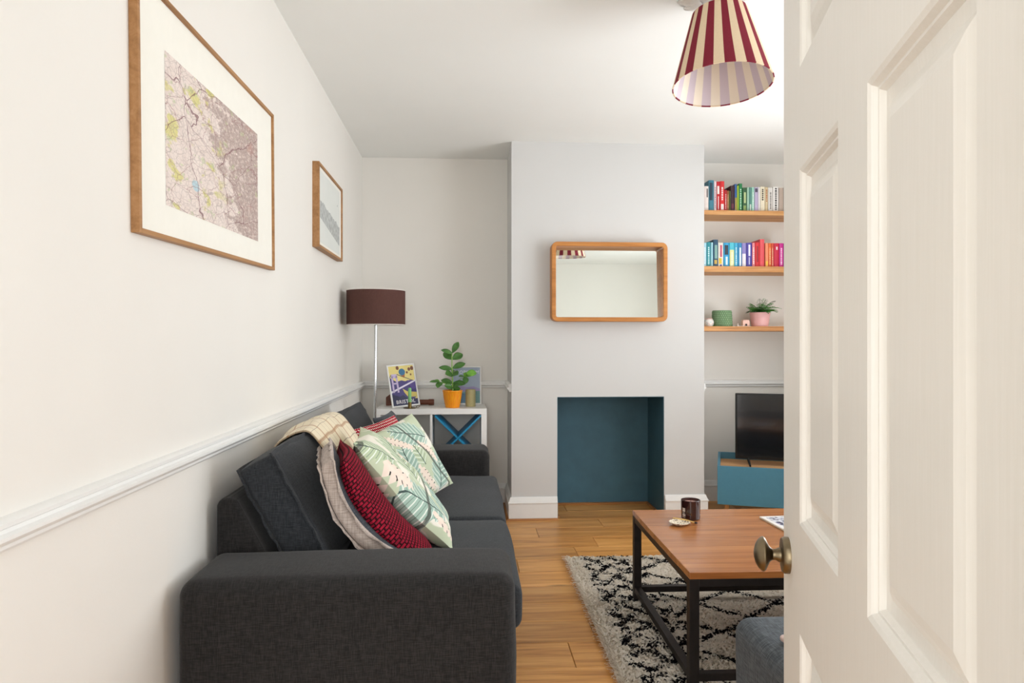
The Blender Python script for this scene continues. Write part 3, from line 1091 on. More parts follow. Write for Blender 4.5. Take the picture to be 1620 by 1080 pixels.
palmB = palm_mat('palm_print_far', [(0.62, 0.80, 2.6, 0.30, 0.19, GT), (0.30, 0.42, 1.35, 0.30, 0.19, GT), (0.82, 0.24, 1.0, 0.27, 0.17, GT), (0.12, 0.85, 1.9, 0.24, 0.13, GS), (0.55, 0.50, 1.7, 0.16, 0.10, GS), (0.40, 0.06, 0.3, 0.22, 0.12, GS)],
                 [(0.36, 0.76, 2.35, 0.24, 0.055), (0.74, 0.50, 2.1, 0.22, 0.055), (0.52, 0.22, 1.9, 0.2, 0.06)], 1.9)
scatter('red knitted scatter cushion between the grey and the palm print cushions', M_RED, (-0.378, 2.185, 0.836), (-0.086, 2.185, 0.464), (-0.20, 0.98, 0.0), 0.43, 0.125, 1.3, 0.004, 0.058)
scatter('palm leaf print cushion leaning on the red knitted cushion', palmA, (-0.388, 2.43, 0.842), (-0.045, 2.40, 0.462), (-0.10, 0.98, 0.0), 0.45, 0.15, 4.2, 0.014, 0.015)
# larger palm print cushion turned towards the room: corners in space
def scatter_xyz(label, mat, c, ex_, ey_, thick, seed, wr=0.01):
    c, ex_, ey_ = Vector(c), Vector(ex_), Vector(ey_)
    a, b = ex_.length, ey_.length
    v_ = ex_.normalized(); u_ = (ey_ - v_ * ey_.dot(v_)).normalized(); n_ = v_.cross(u_)
    g = pillow_geo(a, b, thick, 30, 0.05, wr, seed)
    low = min((frame(c, v_, u_, n_) @ Vector(p)).z for p in g.v)
    base = Vector((c.x, c.y, low))
    o = obj('scatter_cushion', g.xf(frame(c - base, v_, u_, n_)), mat, None, base, smooth='all')
    return tag(o, label, 'cushion', 'scatter cushions on the sofa')


scatter_xyz('palm leaf print cushion turned outward at the middle of the sofa', palmB, (-0.262, 3.16, 0.645), (0.20, 0.34, 0.075), (-0.19, 0.06, 0.33), 0.12, 6.1)
scatter_xyz('red cushion with pale dots tucked behind the outward palm print cushion', M_RED2, (-0.350, 3.33, 0.640), (0.16, 0.36, 0.03), (-0.19, 0.04, 0.33), 0.08, 2.1)
scatter_xyz('slate grey cushion leaning at the far end of the sofa behind the red dotted one', M_GREYC, (-0.330, 3.62, 0.645), (0.05, 0.38, 0.0), (-0.21, 0.0, 0.34), 0.10, 8.1)

# ------------------------------------------------------------------ floor lamp
LX, LY = -0.552, 4.30
lamp = thing('floor_lamp', 'chrome floor lamp with a dark brown drum shade in the corner', 'lamp', (LX, LY, 0))
m = Mat('chrome', 0.12, 1.0); m.set('Base Color', lin('#c9cccf'))
M_CHROME = m.m
g = G(); g.lathe([(0, 0), (0.125, 0), (0.13, 0.006), (0.125, 0.014), (0.02, 0.022), (0.012, 0.03), (0, 0.03)], 48)
obj('base', g, M_CHROME, lamp, smooth=30)
g = G(); g.tube([(0, 0, 0.02), (-0.008, 0, 0.5), (-0.004, 0, 1.0), (0, 0, 1.40)], 0.0085, 14)
obj('pole', g, M_CHROME, lamp, smooth=True)
m = Mat('brown_shade_cloth', 0.9, 0, 0.15)
wv = m.noise(m.map(m.tc('Object'), scale=(500, 500, 60)), 1.0, 2)
m.set('Base Color', m.mix(wv, lin('#4d3430'), lin('#64463f')))
m.bump(wv, 0.2, 0.001)
M_BROWN = m.m
M_SHIN = plain('shade_inner_white', '#e8e2da', 0.8)
LR, LZ0, LZ1 = 0.177, 1.292, 1.500
g = G(); g.lathe([(LR, LZ0), (LR, LZ1)], 72, cap=False)
sh = obj('lamp_shade', g, M_BROWN, lamp, smooth='all', recalc=False)
g = G(); g.lathe([(LR - 0.002, LZ0), (LR - 0.002, LZ1)], 72, cap=False); g.f = [tuple(reversed(f)) for f in g.f]
obj('lining', g, M_SHIN, sh, smooth='all', recalc=False)
for z in (LZ0, LZ1):
    g = G()
    g.lathe([(LR - 0.003, z - 0.0015), (LR + 0.0008, z - 0.0015), (LR + 0.0008, z + 0.0015), (LR - 0.003, z + 0.0015), (LR - 0.003, z - 0.0015)], 72, cap=False)
    obj('rim_tape', g, M_SHIN, sh, smooth=True)
g = G()
for k in range(3):
    a = 2 * PI * k / 3
    g.tube([(0, 0, 1.40), ((LR - 0.004) * math.cos(a), (LR - 0.004) * math.sin(a), 1.42)], 0.002, 6)
obj('shade_carrier', g, M_CHROME, lamp, smooth=True)
g = G(); g.lathe([(0, 1.355), (0.016, 1.355), (0.018, 1.40), (0, 1.40)], 18)
obj('lamp_holder', g, plain('black_plastic', '#1a1a1a', 0.4), lamp, smooth=True)

# ------------------------------------------------------------------ white cube shelving with the teal cross
M_WHITE = plain('white_lacquer', '#e9e8e5', 0.38, var=0.01)
KX0, KX1, KY0, KY1, KT = -0.612, 0.137, 4.70, 5.058, 0.737
kal = thing('cube_shelf', 'white cube shelving unit behind the sofa', 'shelf', (KX0, KY0, 0))
kw, kd = KX1 - KX0, KY1 - KY0
t_ = 0.038
for (n_, b_) in (('top_board', (0, kw, 0, kd, KT - t_, KT)), ('bottom_board', (0, kw, 0, kd, 0, t_)), ('side_board', (0, t_, 0, kd, t_, KT - t_)), ('side_board', (kw - t_, kw, 0, kd, t_, KT - t_)),
                 ('divider', (kw / 2 - 0.008, kw / 2 + 0.008, 0.002, kd, t_, KT - t_)), ('inner_shelf', (t_, kw / 2 - 0.008, 0.002, kd, KT / 2 - 0.008, KT / 2 + 0.008)),
                 ('inner_shelf', (kw / 2 + 0.008, kw - t_, 0.002, kd, KT / 2 - 0.008, KT / 2 + 0.008))):
    g = G(); g.box(*b_); obj(n_, g, M_WHITE, kal, bevel=0.0015)
M_CYAN = plain('bright_teal_board', '#0d86b4', 0.45, var=0.05)
ci = thing('cross_insert', 'bright teal cross insert in the right cell of the white cube shelf', 'shelf insert', (KX0 + kw * 0.75 - 0.0075, KY0 + 0.004, KT / 2 + 0.0085))
cw = (kw - t_) - (kw / 2 + 0.008) - 0.004
ch = KT - t_ - (KT / 2 + 0.008) - 0.004
a_ = math.atan2(ch, cw)
L_ = math.hypot(cw, ch)
tk = 0.012
for sgn in (1, -1):
    segs = [(-L_ / 2 + 0.010, L_ / 2 - 0.010)] if sgn > 0 else [(-L_ / 2 + 0.010, -0.0075), (0.0075, L_ / 2 - 0.010)]
    for (s0, s1) in segs:
        g = G(); g.box(s0, s1, 0, 0.30, -tk / 2, tk / 2)
        g.xf(Matrix.Translation((0, 0, ch / 2 + 0.001)) @ Matrix.Rotation(-sgn * a_, 4, 'Y'))
        obj('board', g, M_CYAN, ci, bevel=0.001)

# ------------------------------------------------------------------ things on the cube shelf
ZT = KT
M_INK = {}


def ink(h):
    if h not in M_INK:
        M_INK[h] = plain('print_ink_' + h.strip('#'), h, 0.5, var=0.02)
    return M_INK[h]


def poly_layer(g, pts, k, midx):
    """flat printed shape on a picture, y = -k*0.0002 in front of the sheet"""
    g.cur = midx
    g.add([(x, -0.0002 * k, z) for x, z in pts], [tuple(range(len(pts)))])


def circ(cx, cz, rx_, rz_, n=18):
    return [(cx + rx_ * math.cos(2 * PI * i / n), cz + rz_ * math.sin(2 * PI * i / n)) for i in range(n)]


def easel_print(name, label, w, h, x, y, rotz, lean, roll, face=0.010, depth=0.012):
    t = thing(name, label, 'picture', (x, y, ZT))
    t.rotation_mode = 'XYZ'
    t.rotation_euler = (-lean, roll, rotz)
    for (a0, a1, b0, b1) in ((-w / 2, -w / 2 + face, 0, h), (w / 2 - face, w / 2, 0, h), (-w / 2 + face, w / 2 - face, 0, face), (-w / 2 + face, w / 2 - face, h - face, h)):
        g = G(); g.box(a0, a1, 0, depth, b0, b1); obj('frame_bar', g, M_WHITE, t, bevel=0.001)
    g = G(); g.box(-w / 2 + face, w / 2 - face, 0.003, depth - 0.001, face, h - face); obj('backing', g, M_WHITE, t)
    return t


W_, H_ = 0.205, 0.297
t = easel_print('framed_poster', 'white framed BRISTOL travel poster with bridge and balloons on the cube shelf', W_, H_, -0.412, 4.835, math.radians(28), math.radians(14), math.radians(-3.5))
t.location.z += 0.006
cols = ['#e8d684', '#443a78', '#5a4a92', '#2b2c50', '#c9b8da', '#2f6e94', '#b36a2e', '#7a4a30', '#e7dff0', '#d8c46a']
g = G()
hw_, b0, b1 = W_ / 2 - 0.0102, 0.0102, H_ - 0.0102


def S(u, v):
    return (-hw_ + 2 * hw_ * u, b0 + (b1 - b0) * v)


def SP(*pts):
    return [S(a, b) for a, b in pts]


poly_layer(g, SP((0, 0), (1, 0), (1, 1), (0, 1)), 0, 0)
poly_layer(g, SP((0, 0), (0.55, 0), (1, 0.2), (1, 0.58), (0.8, 0.62), (0.6, 0.60), (0.45, 0.63), (0.25, 0.60), (0, 0.72)), 1, 1)
poly_layer(g, SP((0.45, 0.42), (0.62, 0.34), (1, 0.30), (1, 0.18), (0.62, 0.20), (0.50, 0.32)), 2, 9)
poly_layer(g, SP((0.66, 0.62), (1, 0.60), (1, 0.40), (0.85, 0.38)), 2, 2)
poly_layer(g, SP((0, 0), (1, 0), (1, 0.14), (0.6, 0.16), (0.45, 0.26), (0.3, 0.22), (0, 0.30)), 3, 3)
for a, b, c_, d in ((0.06, 0.33, 0.13, 0.76), (0.24, 0.33, 0.31, 0.76), (0.06, 0.70, 0.31, 0.76), (0.06, 0.54, 0.31, 0.58), (0.08, 0.76, 0.29, 0.80)):
    poly_layer(g, SP((a, b), (c_, b), (c_, d), (a, d)), 4, 4)
poly_layer(g, SP((0.0, 0.32), (1.0, 0.58), (1.0, 0.62), (0.0, 0.37)), 4, 8)
poly_layer(g, SP((0.30, 0.78), (0.95, 0.585), (0.95, 0.60), (0.30, 0.80)), 4, 3)
poly_layer(g, SP((0.0, 0.70), (0.08, 0.78), (0.08, 0.80), (0.0, 0.73)), 4, 3)
poly_layer(g, [(x, z) for x, z in circ(*S(0.52, 0.84), 0.024, 0.024)], 5, 5)
poly_layer(g, SP((0.42, 0.80), (0.64, 0.82), (0.60, 0.70), (0.56, 0.69)), 4, 6)
for (a, b, r_) in ((0.36, 0.95, 0.011), (0.82, 0.90, 0.010), (0.94, 0.92, 0.012), (0.72, 0.82, 0.007), (0.86, 0.76, 0.006)):
    poly_layer(g, circ(*S(a, b), r_, r_ * 1.25), 5, 7)
obj('poster_print', g.xf(Matrix.Translation((0, 0.0028, 0))), [ink(c_) for c_ in cols], t, recalc=False)
g = text_geo('BRISTOL', 0.036, 0.0002, 1.05)
zc = b0 + 0.055 * (b1 - b0) + 0.008
obj('lettering', g.xf(Matrix.Translation((0, 0.0008, zc)) @ Matrix.Rotation(PI / 2, 4, 'X')), ink('#f3f0f4'), t, recalc=False)

W_, H_ = 0.215, 0.278
t = easel_print('framed_poster', 'white framed TOPSHAM travel poster behind the orange pot', W_, H_, 0.0, 5.012, 0.0, math.radians(7), 0.0)
g = G()
hw_, b0, b1 = W_ / 2 - 0.0102, 0.0102, H_ - 0.0102
cols = ['#a3b1c6', '#9f95c0', '#6f9a98', '#5b7f9a', '#b9c7cf']
poly_layer(g, SP((0, 0), (1, 0), (1, 1), (0, 1)), 0, 0)
poly_layer(g, SP((0, 0.30), (1, 0.34), (1, 0.40), (0.75, 0.47), (0.5, 0.44), (0.3, 0.48), (0, 0.42)), 1, 1)
poly_layer(g, SP((0, 0), (1, 0), (1, 0.34), (0, 0.30)), 2, 2)
poly_layer(g, SP((0, 0.0), (0.5, 0.0), (0.7, 0.2), (0.3, 0.3), (0, 0.25)), 3, 3)
poly_layer(g, SP((0.5, 0.12), (0.75, 0.10), (0.70, 0.16), (0.55, 0.17)), 4, 4)
obj('poster_print', g.xf(Matrix.Translation((0, 0.0028, 0))), [ink(c_) for c_ in cols], t, recalc=False)
g = text_geo('TOPSHAM', 0.034, 0.0002, 1.1)
obj('lettering', g.xf(Matrix.Translation((0.008, 0.0008, b0 + 0.86 * (b1 - b0))) @ Matrix.Rotation(PI / 2, 4, 'X')), ink('#f0f4f8'), t, recalc=False)

# brown wooden ornament lying behind the BRISTOL poster
M_WALNUT = wood('walnut', ['#4a2415', '#6a3620', '#7d452a'], 0, 1.5, 0.4)
t = thing('wooden_ornament', 'brown wooden ornament lying behind the BRISTOL poster', 'ornament', (-0.40, 4.975, ZT))
g = G(); g.prism([(-0.168, 0), (-0.06, 0), (-0.06, 0.03), (-0.085, 0.085), (-0.115, 0.098), (-0.168, 0.06)], -0.02, 0.02)
obj('block', g, M_WALNUT, t, bevel=0.004)
g = G(); g.lathe([(0.0, -0.06), (0.019, -0.06), (0.019, 0.130), (0.022, 0.132), (0.022, 0.166), (0.019, 0.17), (0, 0.17)], 24, (0, 0, 0.0222), (1, 0, 0))
obj('barrel', g, M_WALNUT, t, smooth=30)
g = G(); g.lathe([(0.0, 0), (0.006, 0), (0.006, 0.006), (0, 0.008)], 14, (-0.14, -0.02, 0.03), (0, -1, 0))
obj('peg', g, M_WALNUT, t, smooth=30)

# candle in a brass holder
t = thing('candle_holder', 'small brass chamberstick in front of the BRISTOL poster', 'candle holder', (-0.384, 4.752, ZT))
M_BR2 = plain('dark_brass', '#7d6a3e', 0.35, 1.0, var=0.15)
g = G(); g.lathe([(0, 0), (0.04, 0), (0.044, 0.004), (0.042, 0.005), (0.037, 0.003), (0, 0.003)], 36)
obj('dish', g, M_BR2, t, smooth=30)
g = G(); g.lathe([(0.0, 0.003), (0.013, 0.003), (0.0125, 0.04), (0.014, 0.042), (0.0, 0.042)], 24)
obj('cup', g, M_BR2, t, smooth=30)
g = G()
g.tube([(0.043, 0.0, 0.004), (0.06, 0, 0.006), (0.068, 0, 0.014), (0.06, 0, 0.022), (0.047, 0, 0.014), (0.043, 0, 0.005)], 0.0018, 8)
obj('finger_ring', g, M_BR2, t, smooth=True)
cn = thing('dinner_candle', 'short pale green candle standing in the brass holder', 'candle', (-0.384, 4.752, ZT + 0.0422))
g = G(); g.lathe([(0, 0), (0.0115, 0), (0.0112, 0.09), (0.009, 0.096), (0.0, 0.097)], 24)
obj('wax', g, plain('green_wax', '#7fc07a', 0.4, var=0.05), cn, smooth=35)
g = G(); g.tube([(0, 0, 0.095), (0.001, 0, 0.105)], 0.0009, 6)
obj('wick', g, plain('wick', '#2a2522', 0.9), cn)

# orange pot with a leafy plant
PX, PY = -0.096, 4.80
pt = thing('potted_plant', 'leafy green plant in a ribbed orange pot on the cube shelf', 'plant', (PX, PY, ZT))
m = Mat('orange_glaze', 0.35, 0, 0.5)
f = m.noise(m.map(m.tc('UV'), scale=(60, 3, 1)), 1.0, 3)
m.set('Base Color', m.ramp(f, [(0.35, lin('#e87f0a')), (0.65, lin('#f6a81c'))]))
g = G()
prof = [(0.0, 0.0), (0.047, 0.0), (0.049, 0.003)] + [(0.049 + 0.018 * k / 12, 0.003 + 0.107 * k / 12) for k in range(1, 13)] + [(0.069, 0.112), (0.069, 0.118), (0.0655, 0.119), (0.062, 0.112), (0.058, 0.095), (0.0, 0.095)]
seg = 120
q_ = []
g.lathe(prof, seg, cap=False)
for j in range(3, 15):
    for i in range(seg + 1):
        a = 2 * PI * i / seg
        k = j * (seg + 1) + i
        x, y, z = g.v[k]
        s_ = 1 + 0.022 * math.sin(a * 22 + 3.0 * math.sin(z * 60)) * math.sin(PI * (j - 2) / 13)
        g.v[k] = (x * s_, y * s_, z)
obj('pot', g, m.m, pt, smooth='all', recalc=False)
g = G(); g.lathe([(0.0, 0.0965), (0.0575, 0.0965), (0.056, 0.1), (0.02, 0.104), (0, 0.104)], 24)
M_SOIL = plain('potting_soil', '#2c2018', 0.95, bump=0.6, scale=120, var=0.4)
obj('soil', g, M_SOIL, pt, smooth=True)


def leaf_mat(name, c1, c2, rough=0.35):
    m = Mat(name, rough, 0, 0.5)
    f = m.noise(m.tc('Object'), 40, 3)
    m.set('Base Color', m.ramp(f, [(0.3, lin(c1)), (0.7, lin(c2))]))
    m.set('Subsurface Weight', 0.0)
    return m.m


M_LEAF = leaf_mat('waxy_leaf', '#325f24', '#4f7f34')
M_LEAF2 = leaf_mat('bright_leaf', '#4f8f2c', '#7ab33a')
M_STEM = leaf_mat('green_stem', '#7aa048', '#93b85a', 0.5)
g = G(); g.tube([(0.002, 0, 0.10), (0.0, 0, 0.20), (-0.004, 0, 0.30), (-0.004, 0, 0.375)], [0.0055, 0.005, 0.004, 0.003], 10)
obj('stem', g, M_STEM, pt, smooth=True)


def leaf_obj(base, d, up, L, Wd, mat, parent, curl=0.15, name='leaf', fold=0.25, blunt=1.15):
    d = Vector(d).normalized(); up = Vector(up)
    s_ = d.cross(up).normalized(); n_ = s_.cross(d)
    g = G()

    def fn(u, v):
        w = Wd * (max(0.0, math.sin(PI * (0.03 + 0.97 * u) ** blunt)) ** 0.7 if u < 1 else 0.0) * 0.5
        w = max(w, 0.0008)
        y = 2 * v - 1
        p = Vector(base) + d * (L * u) + s_ * (w * y) + n_ * (-curl * L * u * u + fold * w * abs(y))
        return tuple(p)
    g.grid(fn, 10, 6)
    return obj(name, g, mat, parent, smooth='all', solid=0.0008)


# (height, horizontal reach, angle in plan, rise, length, width)
for (z, an, rise, L, Wd, mt) in ((0.375, 35, 1.6, 0.085, 0.034, M_LEAF), (0.372, 200, 0.35, 0.075, 0.026, M_LEAF), (0.330, 20, 0.55, 0.078, 0.044, M_LEAF), (0.330, 165, 0.75, 0.075, 0.042, M_LEAF),
                                 (0.268, 8, 0.45, 0.088, 0.036, M_LEAF), (0.262, 190, 0.2, 0.085, 0.030, M_LEAF), (0.228, -60, 0.1, 0.062, 0.046, M_LEAF), (0.228, 230, 0.12, 0.060, 0.046, M_LEAF), (0.235, 70, 0.3, 0.07, 0.04, M_LEAF),
                                 (0.165, 178, 0.35, 0.075, 0.034, M_LEAF), (0.165, -20, 0.05, 0.085, 0.034, M_LEAF), (0.140, 210, 0.25, 0.055, 0.034, M_LEAF), (0.140, 310, 0.3, 0.055, 0.036, M_LEAF), (0.120, 350, 0.25, 0.05, 0.03, M_LEAF), (0.122, 120, 0.4, 0.06, 0.034, M_LEAF)):
    a = math.radians(an)
    leaf_obj((0, 0, z), (math.cos(a), math.sin(a), rise), (0.1 * math.cos(a), -0.85, 0.5), L * 1.1, Wd * 1.3, mt, pt)
for (pts, leaves_) in (([(0, 0, 0.13), (-0.05, -0.01, 0.165), (-0.088, -0.01, 0.175)], ((200, 0.15, 0.07, 0.032), (250, -0.9, 0.05, 0.040), (140, 0.5, 0.045, 0.022), (300, -0.6, 0.035, 0.03))),
                       ([(0, 0, 0.13), (0.045, 0.0, 0.19), (0.085, 0.0, 0.21)], ((25, 0.3, 0.06, 0.040), (285, -1.0, 0.055, 0.042), (80, 0.9, 0.05, 0.03), (215, 0.2, 0.05, 0.028)))):
    g = G(); g.tube(pts, 0.002, 8)
    obj('side_stem', g, M_STEM, pt, smooth=True)
    for (an, rise, L, Wd) in leaves_:
        a = math.radians(an)
        leaf_obj(pts[-1], (math.cos(a), math.sin(a), rise), (0, -0.5, 0.8), L, Wd, M_LEAF2 if rise > 0.2 else M_LEAF, pt)
leaf_obj((0.095, -0.01, 0.235), (1, -0.2, 0.05), (0.0, -0.9, 0.5), 0.07, 0.05, M_LEAF2, pt)

# pale yellow glass tumbler at the shelf edge
m = Mat('pale_yellow_wax', 0.3); m.set('Base Color', lin('#cfc48e')); m.set('Transmission Weight', 0.35)
tb = thing('yellow_tumbler', 'pale yellow ribbed glass beside the orange pot', 'glass', (0.028, 4.86, ZT))
g = G(); g.lathe([(0, 0), (0.033, 0), (0.035, 0.004), (0.035, 0.118), (0.0325, 0.119), (0.032, 0.012), (0, 0.01)], 36, cap=False)
obj('glass_wall', g, m.m, tb, smooth=30)
g = G()
for k in range(7):
    z = 0.016 + k * 0.015
    g.lathe([(0.0352, z), (0.0362, z + 0.003), (0.0352, z + 0.006)], 36, cap=False)
obj('ribs', g, m.m, tb, smooth=True)

# ------------------------------------------------------------------ alcove shelves, right of the chimney breast
M_SHELF = wood('shelf_pine', ['#9c6430', '#c68a50', '#d9a368', '#dfae78'], 0, 1.0, 0.5, rnd=0.1, knots=True)
SHF = []
SY0 = 4.83
for (z0, z1, lab) in ((2.090, 2.122, 'top floating wooden shelf in the alcove holding pale spines'), (1.684, 1.725, 'middle floating wooden shelf in the alcove holding blue and red books'), (1.264, 1.298, 'lowest floating wooden shelf in the alcove holding the fern')):
    g = G(); g.box(0, XR - CX1, 0, YB - SY0, 0, z1 - z0)
    o = obj('floating_shelf', g, M_SHELF, None, (CX1, SY0, z0), bevel=0.002)
    tag(o, lab, 'shelf', 'wooden alcove shelves')
    SHF.append(z1)

M_PAGE = plain('book_pages', '#e9e0cc', 0.9, var=0.05, scale=200)
BM = {}


def bmat(h):
    if h not in BM:
        BM[h] = plain('book_cover_' + h.strip('#'), h, 0.45, var=0.04)
    return BM[h]


def book(x0, x1, h, depth, z, col, label, marks=(), y=4.868, group='books on the alcove shelves'):
    w = x1 - x0
    t = thing('book', label, 'book', ((x0 + x1) / 2, y, z), group=group)
    c = 0.0018 if w > 0.012 else 0.0012
    g = G()
    hw_ = w / 2 - 0.0004
    g.box(-hw_, -hw_ + c, 0.002, depth, 0, h); g.box(hw_ - c, hw_, 0.002, depth, 0, h)
    pts = [(-hw_, 0.002)] + [(-hw_ + 2 * hw_ * i / 6, 0.002 - 0.0035 * math.sin(PI * i / 6)) for i in range(1, 6)] + [(hw_, 0.002), (hw_, 0.0045), (-hw_, 0.0045)]
    g.prism(pts, 0, h, 'XY')
    obj('cover', g, bmat(col), t, smooth=30)
    g = G(); g.box(-hw_ + c, hw_ - c, 0.0045, depth - 0.004, 0.003, h - 0.003)
    obj('pages', g, M_PAGE, t)
    for (za, zb, xa, xb, mc) in marks:
        g = G()
        n_ = 6
        ps, q = [], []
        for i in range(n_ + 1):
            f_ = xa + (xb - xa) * i / n_
            ps.append((-hw_ + 2 * hw_ * f_, 0.0018 - 0.0035 * math.sin(PI * f_) - 0.0003))
        g.add([(a, b, za * h) for a, b in ps] + [(a, b, zb * h) for a, b in ps], [(i, i + 1, n_ + 2 + i, n_ + 1 + i) for i in range(n_)])
        obj('spine_print', g, bmat(mc), t, recalc=False)
    return t


def X487(px, Y=4.868):
    # image column of a book edge -> room position on the spine plane
    th_ = math.atan(72 / 1100)
    a = px - 810
    return Y * (1100 * math.sin(th_) + a * math.cos(th_)) / (1100 * math.cos(th_) - a * math.sin(th_))


def lettering(n, mc, a=0.12, b=0.8):
    """a run of small printed bars down a spine"""
    r = random.Random(n * 13 + 5)
    out = []
    z = b
    while z > a:
        l_ = r.uniform(0.03, 0.07)
        out.append((z - l_, z, 0.32, 0.68, mc))
        z -= l_ + r.uniform(0.012, 0.03)
    return out


# (x0, x1 in metres after conversion, top, colour, description, marks)
top_row = [
    (80, 126, 195, '#e9dcd6', 'pale pink book with dark lettering at the left end of the top shelf', [(0.55, 0.9, 0.6, 0.85, '#3a3a40')]),
    (128, 176, 138, '#3f7f93', 'tall dark teal book on the top shelf', [(0.35, 0.92, 0.15, 0.75, '#1f3a4c')]),
    (178, 201, 148, '#ecd9dc', 'tall slim pale pink book beside the teal book', lettering(3, '#a0707c')),
    (203, 233, 150, '#c8202c', 'red book with white title panels on the top shelf', [(0.58, 0.85, 0.15, 0.85, '#f0e6e2'), (0.06, 0.5, 0.4, 0.65, '#f0e6e2')]),
    (235, 276, 145, '#d92a2e', 'tall bright red book on the top shelf', [(0.05, 0.24, 0.2, 0.85, '#f0e8e4')] + lettering(5, '#f4dcd8', 0.35)),
    (277, 301, 228, '#b5202a', 'short crimson book on the top shelf', lettering(6, '#efc8c0')),
    (301, 319, 234, '#9a5a34', 'short slim brown book on the top shelf', lettering(7, '#e0c090')),
    (320, 335, 238, '#5d6a3a', 'short slim olive book on the top shelf', []),
    (336, 374, 186, '#3a1d26', 'dark maroon book on the top shelf', [(0.1, 0.3, 0.2, 0.8, '#6b3040')]),
    (375, 396, 170, '#3c68a4', 'blue book with a yellow lower spine on the top shelf', [(0.05, 0.5, 0.1, 0.9, '#b7a248')]),
    (397, 413, 185, '#a8c43c', 'slim lime green book on the top shelf', []),
    (414, 446, 165, '#1f7a46', 'tall emerald green book on the top shelf', lettering(12, '#bfe0c4')),
    (449, 490, 203, '#2f5a38', 'dark green patterned book on the top shelf', [(0.35, 0.8, 0.3, 0.75, '#b9c890'), (0.05, 0.25, 0.2, 0.8, '#86a05a')]),
    (491, 510, 200, '#a8d0b8', 'slim pale green book on the top shelf', []),
    (511, 535, 200, '#5c8f86', 'grey green book on the top shelf', [(0.05, 0.3, 0.2, 0.8, '#d0dcd4')]),
    (536, 560, 200, '#9fd6c0', 'mint green book on the top shelf', lettering(16, '#e6f4ee')),
    (562, 597, 198, '#b9aecb', 'lavender book on the top shelf', [(0.8, 0.95, 0.15, 0.85, '#4a4658')]),
    (598, 616, 196, '#efecea', 'slim white book beside the lavender book', []),
    (618, 660, 190, '#ece2c8', 'cream book with bold dark lettering on the top shelf', lettering(19, '#4c463c', 0.5, 0.9)),
    (662, 690, 196, '#d9c49c', 'tan book on the top shelf', lettering(20, '#a8543c', 0.4, 0.9)),
    (692, 736, 200, '#dcd8d2', 'light grey book on the top shelf', lettering(21, '#8c8884')),
    (738, 790, 192, '#ece9e4', 'white book with heavy black lettering on the top shelf', lettering(22, '#2c2c2e', 0.1, 0.95)),
    (794, 836, 200, '#b8a698', 'taupe book at the door end of the top shelf', []),
    (838, 876, 196, '#c9c2b8', 'stone coloured book half hidden by the door on the top shelf', []),
]
mid_row = [
    (76, 106, 742, '#a4d4e4', 'light blue book at the left end of the middle shelf', lettering(31, '#e8f4f8')),
    (108, 145, 736, '#2a8f9a', 'teal book on the middle shelf', lettering(32, '#c8ecec')),
    (147, 169, 738, '#9fd2de', 'slim pale aqua book on the middle shelf', []),
    (172, 216, 712, '#27516e', 'tall navy book with pale panel on the middle shelf', [(0.3, 0.8, 0.25, 0.85, '#7fa8a0'), (0.1, 0.25, 0.2, 0.8, '#c8a850')]),
    (218, 266, 740, '#e6e2d8', 'white book with yellow and red print on the middle shelf', [(0.12, 0.36, 0.1, 0.7, '#e8c23c'), (0.4, 0.9, 0.35, 0.75, '#c8506c'), (0.02, 0.09, 0.3, 0.7, '#6a4a8c')]),
    (268, 323, 740, '#2d9ccc', 'bright blue book with a black title box on the middle shelf', [(0.5, 0.9, 0.2, 0.8, '#22303c'), (0.08, 0.42, 0.35, 0.7, '#d4ecf4')]),
    (325, 371, 738, '#4fc0d4', 'aqua book with a pale yellow lower spine on the middle shelf', [(0.03, 0.7, 0.04, 0.96, '#dfe0a0')] + lettering(36, '#f4f4d8', 0.1, 0.6)),
    (373, 402, 740, '#48b4dc', 'sky blue book on the middle shelf', lettering(37, '#e4f4fa')),
    (403, 442, 740, '#2f88bc', 'blue book with tall white lettering on the middle shelf', [(0.04, 0.8, 0.4, 0.8, '#e8f2f6')]),
    (443, 483, 742, '#8f86c4', 'lilac book with a white lower spine on the middle shelf', [(0.03, 0.55, 0.08, 0.92, '#e8e2e8')]),
    (485, 538, 738, '#4a3f9c', 'indigo book with white lettering on the middle shelf', [(0.45, 0.92, 0.35, 0.7, '#e2e0f0'), (0.1, 0.4, 0.4, 0.6, '#c4c0e0')]),
    (540, 566, 738, '#e88a92', 'pink book on the middle shelf', lettering(42, '#fbe4e4')),
    (568, 612, 734, '#d4262e', 'red book with dark print on the middle shelf', [(0.2, 0.85, 0.3, 0.7, '#9c1820')]),
    (613, 656, 704, '#e0525a', 'tall coral book on the middle shelf', []),
    (664, 695, 740, '#ee9068', 'salmon orange book on the middle shelf', [(0.05, 0.25, 0.15, 0.8, '#f0c040')]),
    (697, 720, 740, '#ec6c2c', 'bright orange book on the middle shelf', lettering(46, '#fce0b0')),
    (722, 745, 740, '#d8543c', 'rust red book on the middle shelf', lettering(47, '#f4c4a8')),
    (747, 795, 740, '#c81c3c', 'crimson book with a small white crest on the middle shelf', [(0.72, 0.85, 0.4, 0.7, '#f0dce0')]),
    (797, 836, 740, '#c8268c', 'magenta book at the door end of the middle shelf', lettering(49, '#f4c8e4')),
    (838, 872, 742, '#a83c9c', 'purple book half hidden by the door on the middle shelf', []),
]
for row, zb, base in ((top_row, SHF[0], 430), (mid_row, SHF[1], 968)):
    for (a, b, tp, colr, lab, mk_) in row:
        h = (base - tp) / 6 * 0.00453
        book(X487(1100 + a / 6), X487(1100 + b / 6), h, min(0.21, 0.62 * h + 0.03), zb, colr, lab, mk_)

# things on the lowest shelf
z3 = SHF[2]
